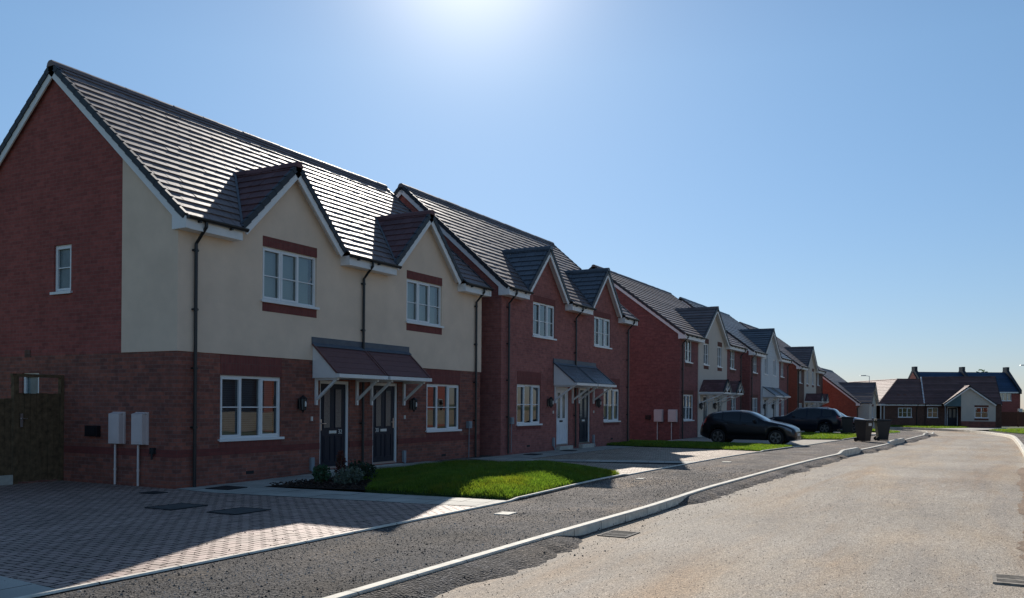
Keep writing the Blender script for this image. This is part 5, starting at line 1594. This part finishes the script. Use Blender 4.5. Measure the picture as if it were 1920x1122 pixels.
cover('manhole_cover', (13.1, -1.0, g(13.1)+DZ+.008), .1, .6, .45, 'iron', 'iron cover in the front path where the cream house meets the red brick pair', group='manhole covers')
cover('manhole_cover', (15.9, -.95, g(15.9)+DZ+.008), .1, .6, .45, 'iron', 'iron cover in the front path below the white door', group='manhole covers')
cover('stopcock_cover', (.05, -7.16, .002), .1, .34, .24, 'kerb', 'pale square stopcock cover in the near pavement', 'stopcock cover', 'stopcock covers')
cover('stopcock_cover', (6.45, -7.0, g(6.45)+.002), .1, .24, .15, 'kerb', 'small pale cover in the pavement off the tip of the lawn', 'stopcock cover', 'stopcock covers')
cover('stopcock_cover', (13.2, -7.15, g(13.2)+.002), .1, .34, .24, 'kerb', 'pale cover in the pavement beside the second red brick pair', 'stopcock cover', 'stopcock covers')

# loose chippings along the kerb and on the road
rg = random.Random(11); m = MB()
def chip(x, y, z, a):
    t = rg.uniform(0, 6.28); i0 = len(m.v)
    P = [Vector((math.cos(t+k*2.1)*a*rg.uniform(.6, 1.1), math.sin(t+k*2.1)*a*rg.uniform(.6, 1.1), 0)) for k in range(3)]
    top = Vector((rg.uniform(-.2, .2)*a, rg.uniform(-.2, .2)*a, a*rg.uniform(.5, .9)))
    o = Vector((x, y, z))
    m.v += [tuple(o+p) for p in P]+[tuple(o+top)]
    m.f += [[i0, i0+1, i0+3], [i0+1, i0+2, i0+3], [i0+2, i0, i0+3]]; m.m += [0]*3
for _ in range(1500):
    x = rg.uniform(-8, 14)**1.0; y = yat(KL, x)-abs(rg.gauss(.05, .33))-.03
    chip(x, y, g(x)+(ROADZ+.002 if y < yat(KL, x)-.33 else -.075), rg.uniform(.004, .014) if rg.random() < .95 else .022)
for _ in range(1100):
    x = rg.uniform(-8, 10); y = rg.uniform(-8.6, -6.6); chip(x, y, g(x)+.001, rg.uniform(.004, .012))
for _ in range(1500):
    x = rg.uniform(-8, 12); y = rg.uniform(-14, -9.2); chip(x, y, g(x)+ROADZ+.001, rg.uniform(.004, .011))
for _ in range(90):
    x = rg.uniform(-7.5, -1); y = rg.uniform(-6.4, -5.2); chip(x, y, DZ+.001, rg.uniform(.006, .02))
tag(m.build('gravel', M['gravel']), kind='stuff')
m = MB(); m2 = MB()
for _ in range(26000):
    x = -8+19*rg.random()**1.35; yk, ye_ = yat(KL, x)+.14, yat(E_, x)-.05
    y = rg.uniform(yk, ye_); f = math.sin(x*1.9+y*2.3)+math.sin(y*4.1-x*.7)+math.sin(x*5.1)*.5+rg.uniform(-1.1, 1.1)
    a = rg.uniform(.005, .014) if rg.random() < .97 else rg.uniform(.015, .024)
    m_ = m if f > .1 else m2
    v0 = rg
    t = len(m_.v); m, keep = m_, m
    chip(x, y, g(x)-.002, a)
    m = keep
tag(m.build('gravel', M['gravel']), kind='stuff')
tag(m2.build('gravel', M['chip_light']), kind='stuff')
m = MB()
for _ in range(16000):
    x = -8+20*rg.random()**1.2; chip(x, rg.uniform(-14, yat(KL, x)-.3), g(x)+ROADZ-.002, rg.uniform(.004, .011))
tag(m.build('gravel', M['chip_light']), kind='stuff')
m = MB()
for _ in range(6000):
    x = -8+20*rg.random()**1.2; chip(x, rg.uniform(-14, yat(KL, x)-.3), g(x)+ROADZ-.002, rg.uniform(.004, .010))
tag(m.build('gravel', M['gravel']), kind='stuff')

# ------------------------------------------------------------------ street lamps
def street_lamp(loc, rz, h, label):
    r = empty('street_lamp', loc, rz, label, 'street lamp', 'street lamps')
    p = MB(); p.tube([(0, 0, -.1), (0, 0, 1.2), (0, 0, 1.25), (0, 0, h)], [.07, .07, .045, .035], 10); p.build('pole', M['steel'], r)
    a = MB(); a.tube([(0, 0, h-.03), (-.25, 0, h+.02), (-.45, 0, h+.03)], .025, 8); a.build('arm', M['steel'], r)
    hd = MB(); hd.hexa([(-1.05, -.11, h), (-.40, -.07, h), (-.40, .07, h), (-1.05, .11, h), (-1.0, -.08, h+.07), (-.40, -.05, h+.1), (-.40, .05, h+.1), (-1.0, .08, h+.07)]); hd.build('lamp_head', M['grey_plastic'], r)
    return r
street_lamp(far(39.9, 97), FAR_RZ, 5.5, 'slim grey street lamp standing before the sunlit hipped roof')
street_lamp(far(52.5, 88), FAR_RZ, 6.35, 'street lamp at the right edge of the photo, only its head in view')

# ------------------------------------------------------------------ distant trees
def tree(loc, h, r, n, leaf, label, seed, group=None):
    rg = random.Random(seed)
    root = empty('tree', loc, 0, label, 'tree', group)
    t = MB(); t.tube([(0, 0, -.2), (.05, 0, h*.3), (-.05, .05, h*.6), (0, 0, h*.85)], [.2, .16, .1, .03], 8)
    cl = []
    for k in range(16):
        a = rg.uniform(0, 6.28); z = rg.uniform(.38, .95)*h; q = rg.uniform(.3, .85)*r*math.sqrt(max(.1, 1-((z/h-.62)/.42)**2))
        e = (math.cos(a)*q, math.sin(a)*q, z); cl.append(e)
        t.tube([(0, 0, z*.7), (e[0]*.5, e[1]*.5, z*.87), e], [.07, .04, .015], 5)
    t.build('trunk', M['wood'], root)
    m = MB()
    for e in cl:
        s = rg.uniform(.3, .5)*r
        leaf_ball(m, e, s, s, s*.8, n//16, leaf, rg, hollow=.15)
    m.build('crown', M['leaf'], root)
    return root
tree(far(76.5, 140, -1.2), 8.5, 2.2, 2600, .28, 'dark tree top just showing over the dark blue terrace roof', 3)
tree(far(77.0, 124, -1), 6.6, 2.4, 3000, .22, 'leafy tree right of the terrace at the edge of the photo', 6)

# ------------------------------------------------------------------ houses on the other side of the road (seen in the window glass)
def opposite(x, y, w, label, brick):
    r = empty('detached_house', (x, y, 0), math.pi, label, 'house', 'houses across the road seen as reflections')
    b = MB(); D = 8; ze = 5.2; t = .8
    wins = [(.9, 2.6, .9, 2.1), (w-2.6, w-.9, .9, 2.1), (.9, 2.4, 3.8, 4.9), (w-2.4, w-.9, 3.8, 4.9)]
    panel(b, front(0), 0, w, -.4, ze, wins)
    for xx in (0, w): b.poly([(xx, 0, -.4), (xx, D, -.4), (xx, D, ze), (xx, 0, ze)]); b.poly([(xx, 0, ze), (xx, D, ze), (xx, D/2, ze+D/2*t)])
    b.poly([(0, D, -.4), (w, D, -.4), (w, D, ze), (0, D, ze)]); b.build('brick_wall', M[brick], r)
    for q in wins: window(r, front(0), *q, lights=2, opens=(0,), glass='glass_dark', curtain=False)
    m = MB(); L = math.hypot(D/2+.3, (D/2+.3)*t)
    for s, y0 in ((1, -.3), (-1, D+.3)): slope(m, (-.1, y0, ze), (1, 0, 0), (0, s, t), [(0, 0), (w+.2, 0), (w+.2, L), (0, L)], gauge=.3, tw=None, step=.02)
    m.build('roof', M['tile'], r)
    door(r, front(-.08), w/2-.5, w/2+.5, .05, 2.15, detail=False)
for i, (x, lb) in enumerate(((42.2, 'orange brick house across the road, nearer to the camera'), (57, 'red brick house across the road, farther from the camera'))):
    opposite(x, -30, 9, lb, ('brick_orange', 'brick_red')[i % 2])
of = empty('timber_fence', (14, -24.5, 0), 0, 'pale timber fence across the road seen only in the window glass', 'fence')
k = MB(); boards(k, (0, 0, 0), (60, 0, 0), 0, 1.15, .3); k.build('board_panel', m_plain('pale timber', (.26, .22, .17), .8, .3, .15, 4), of)
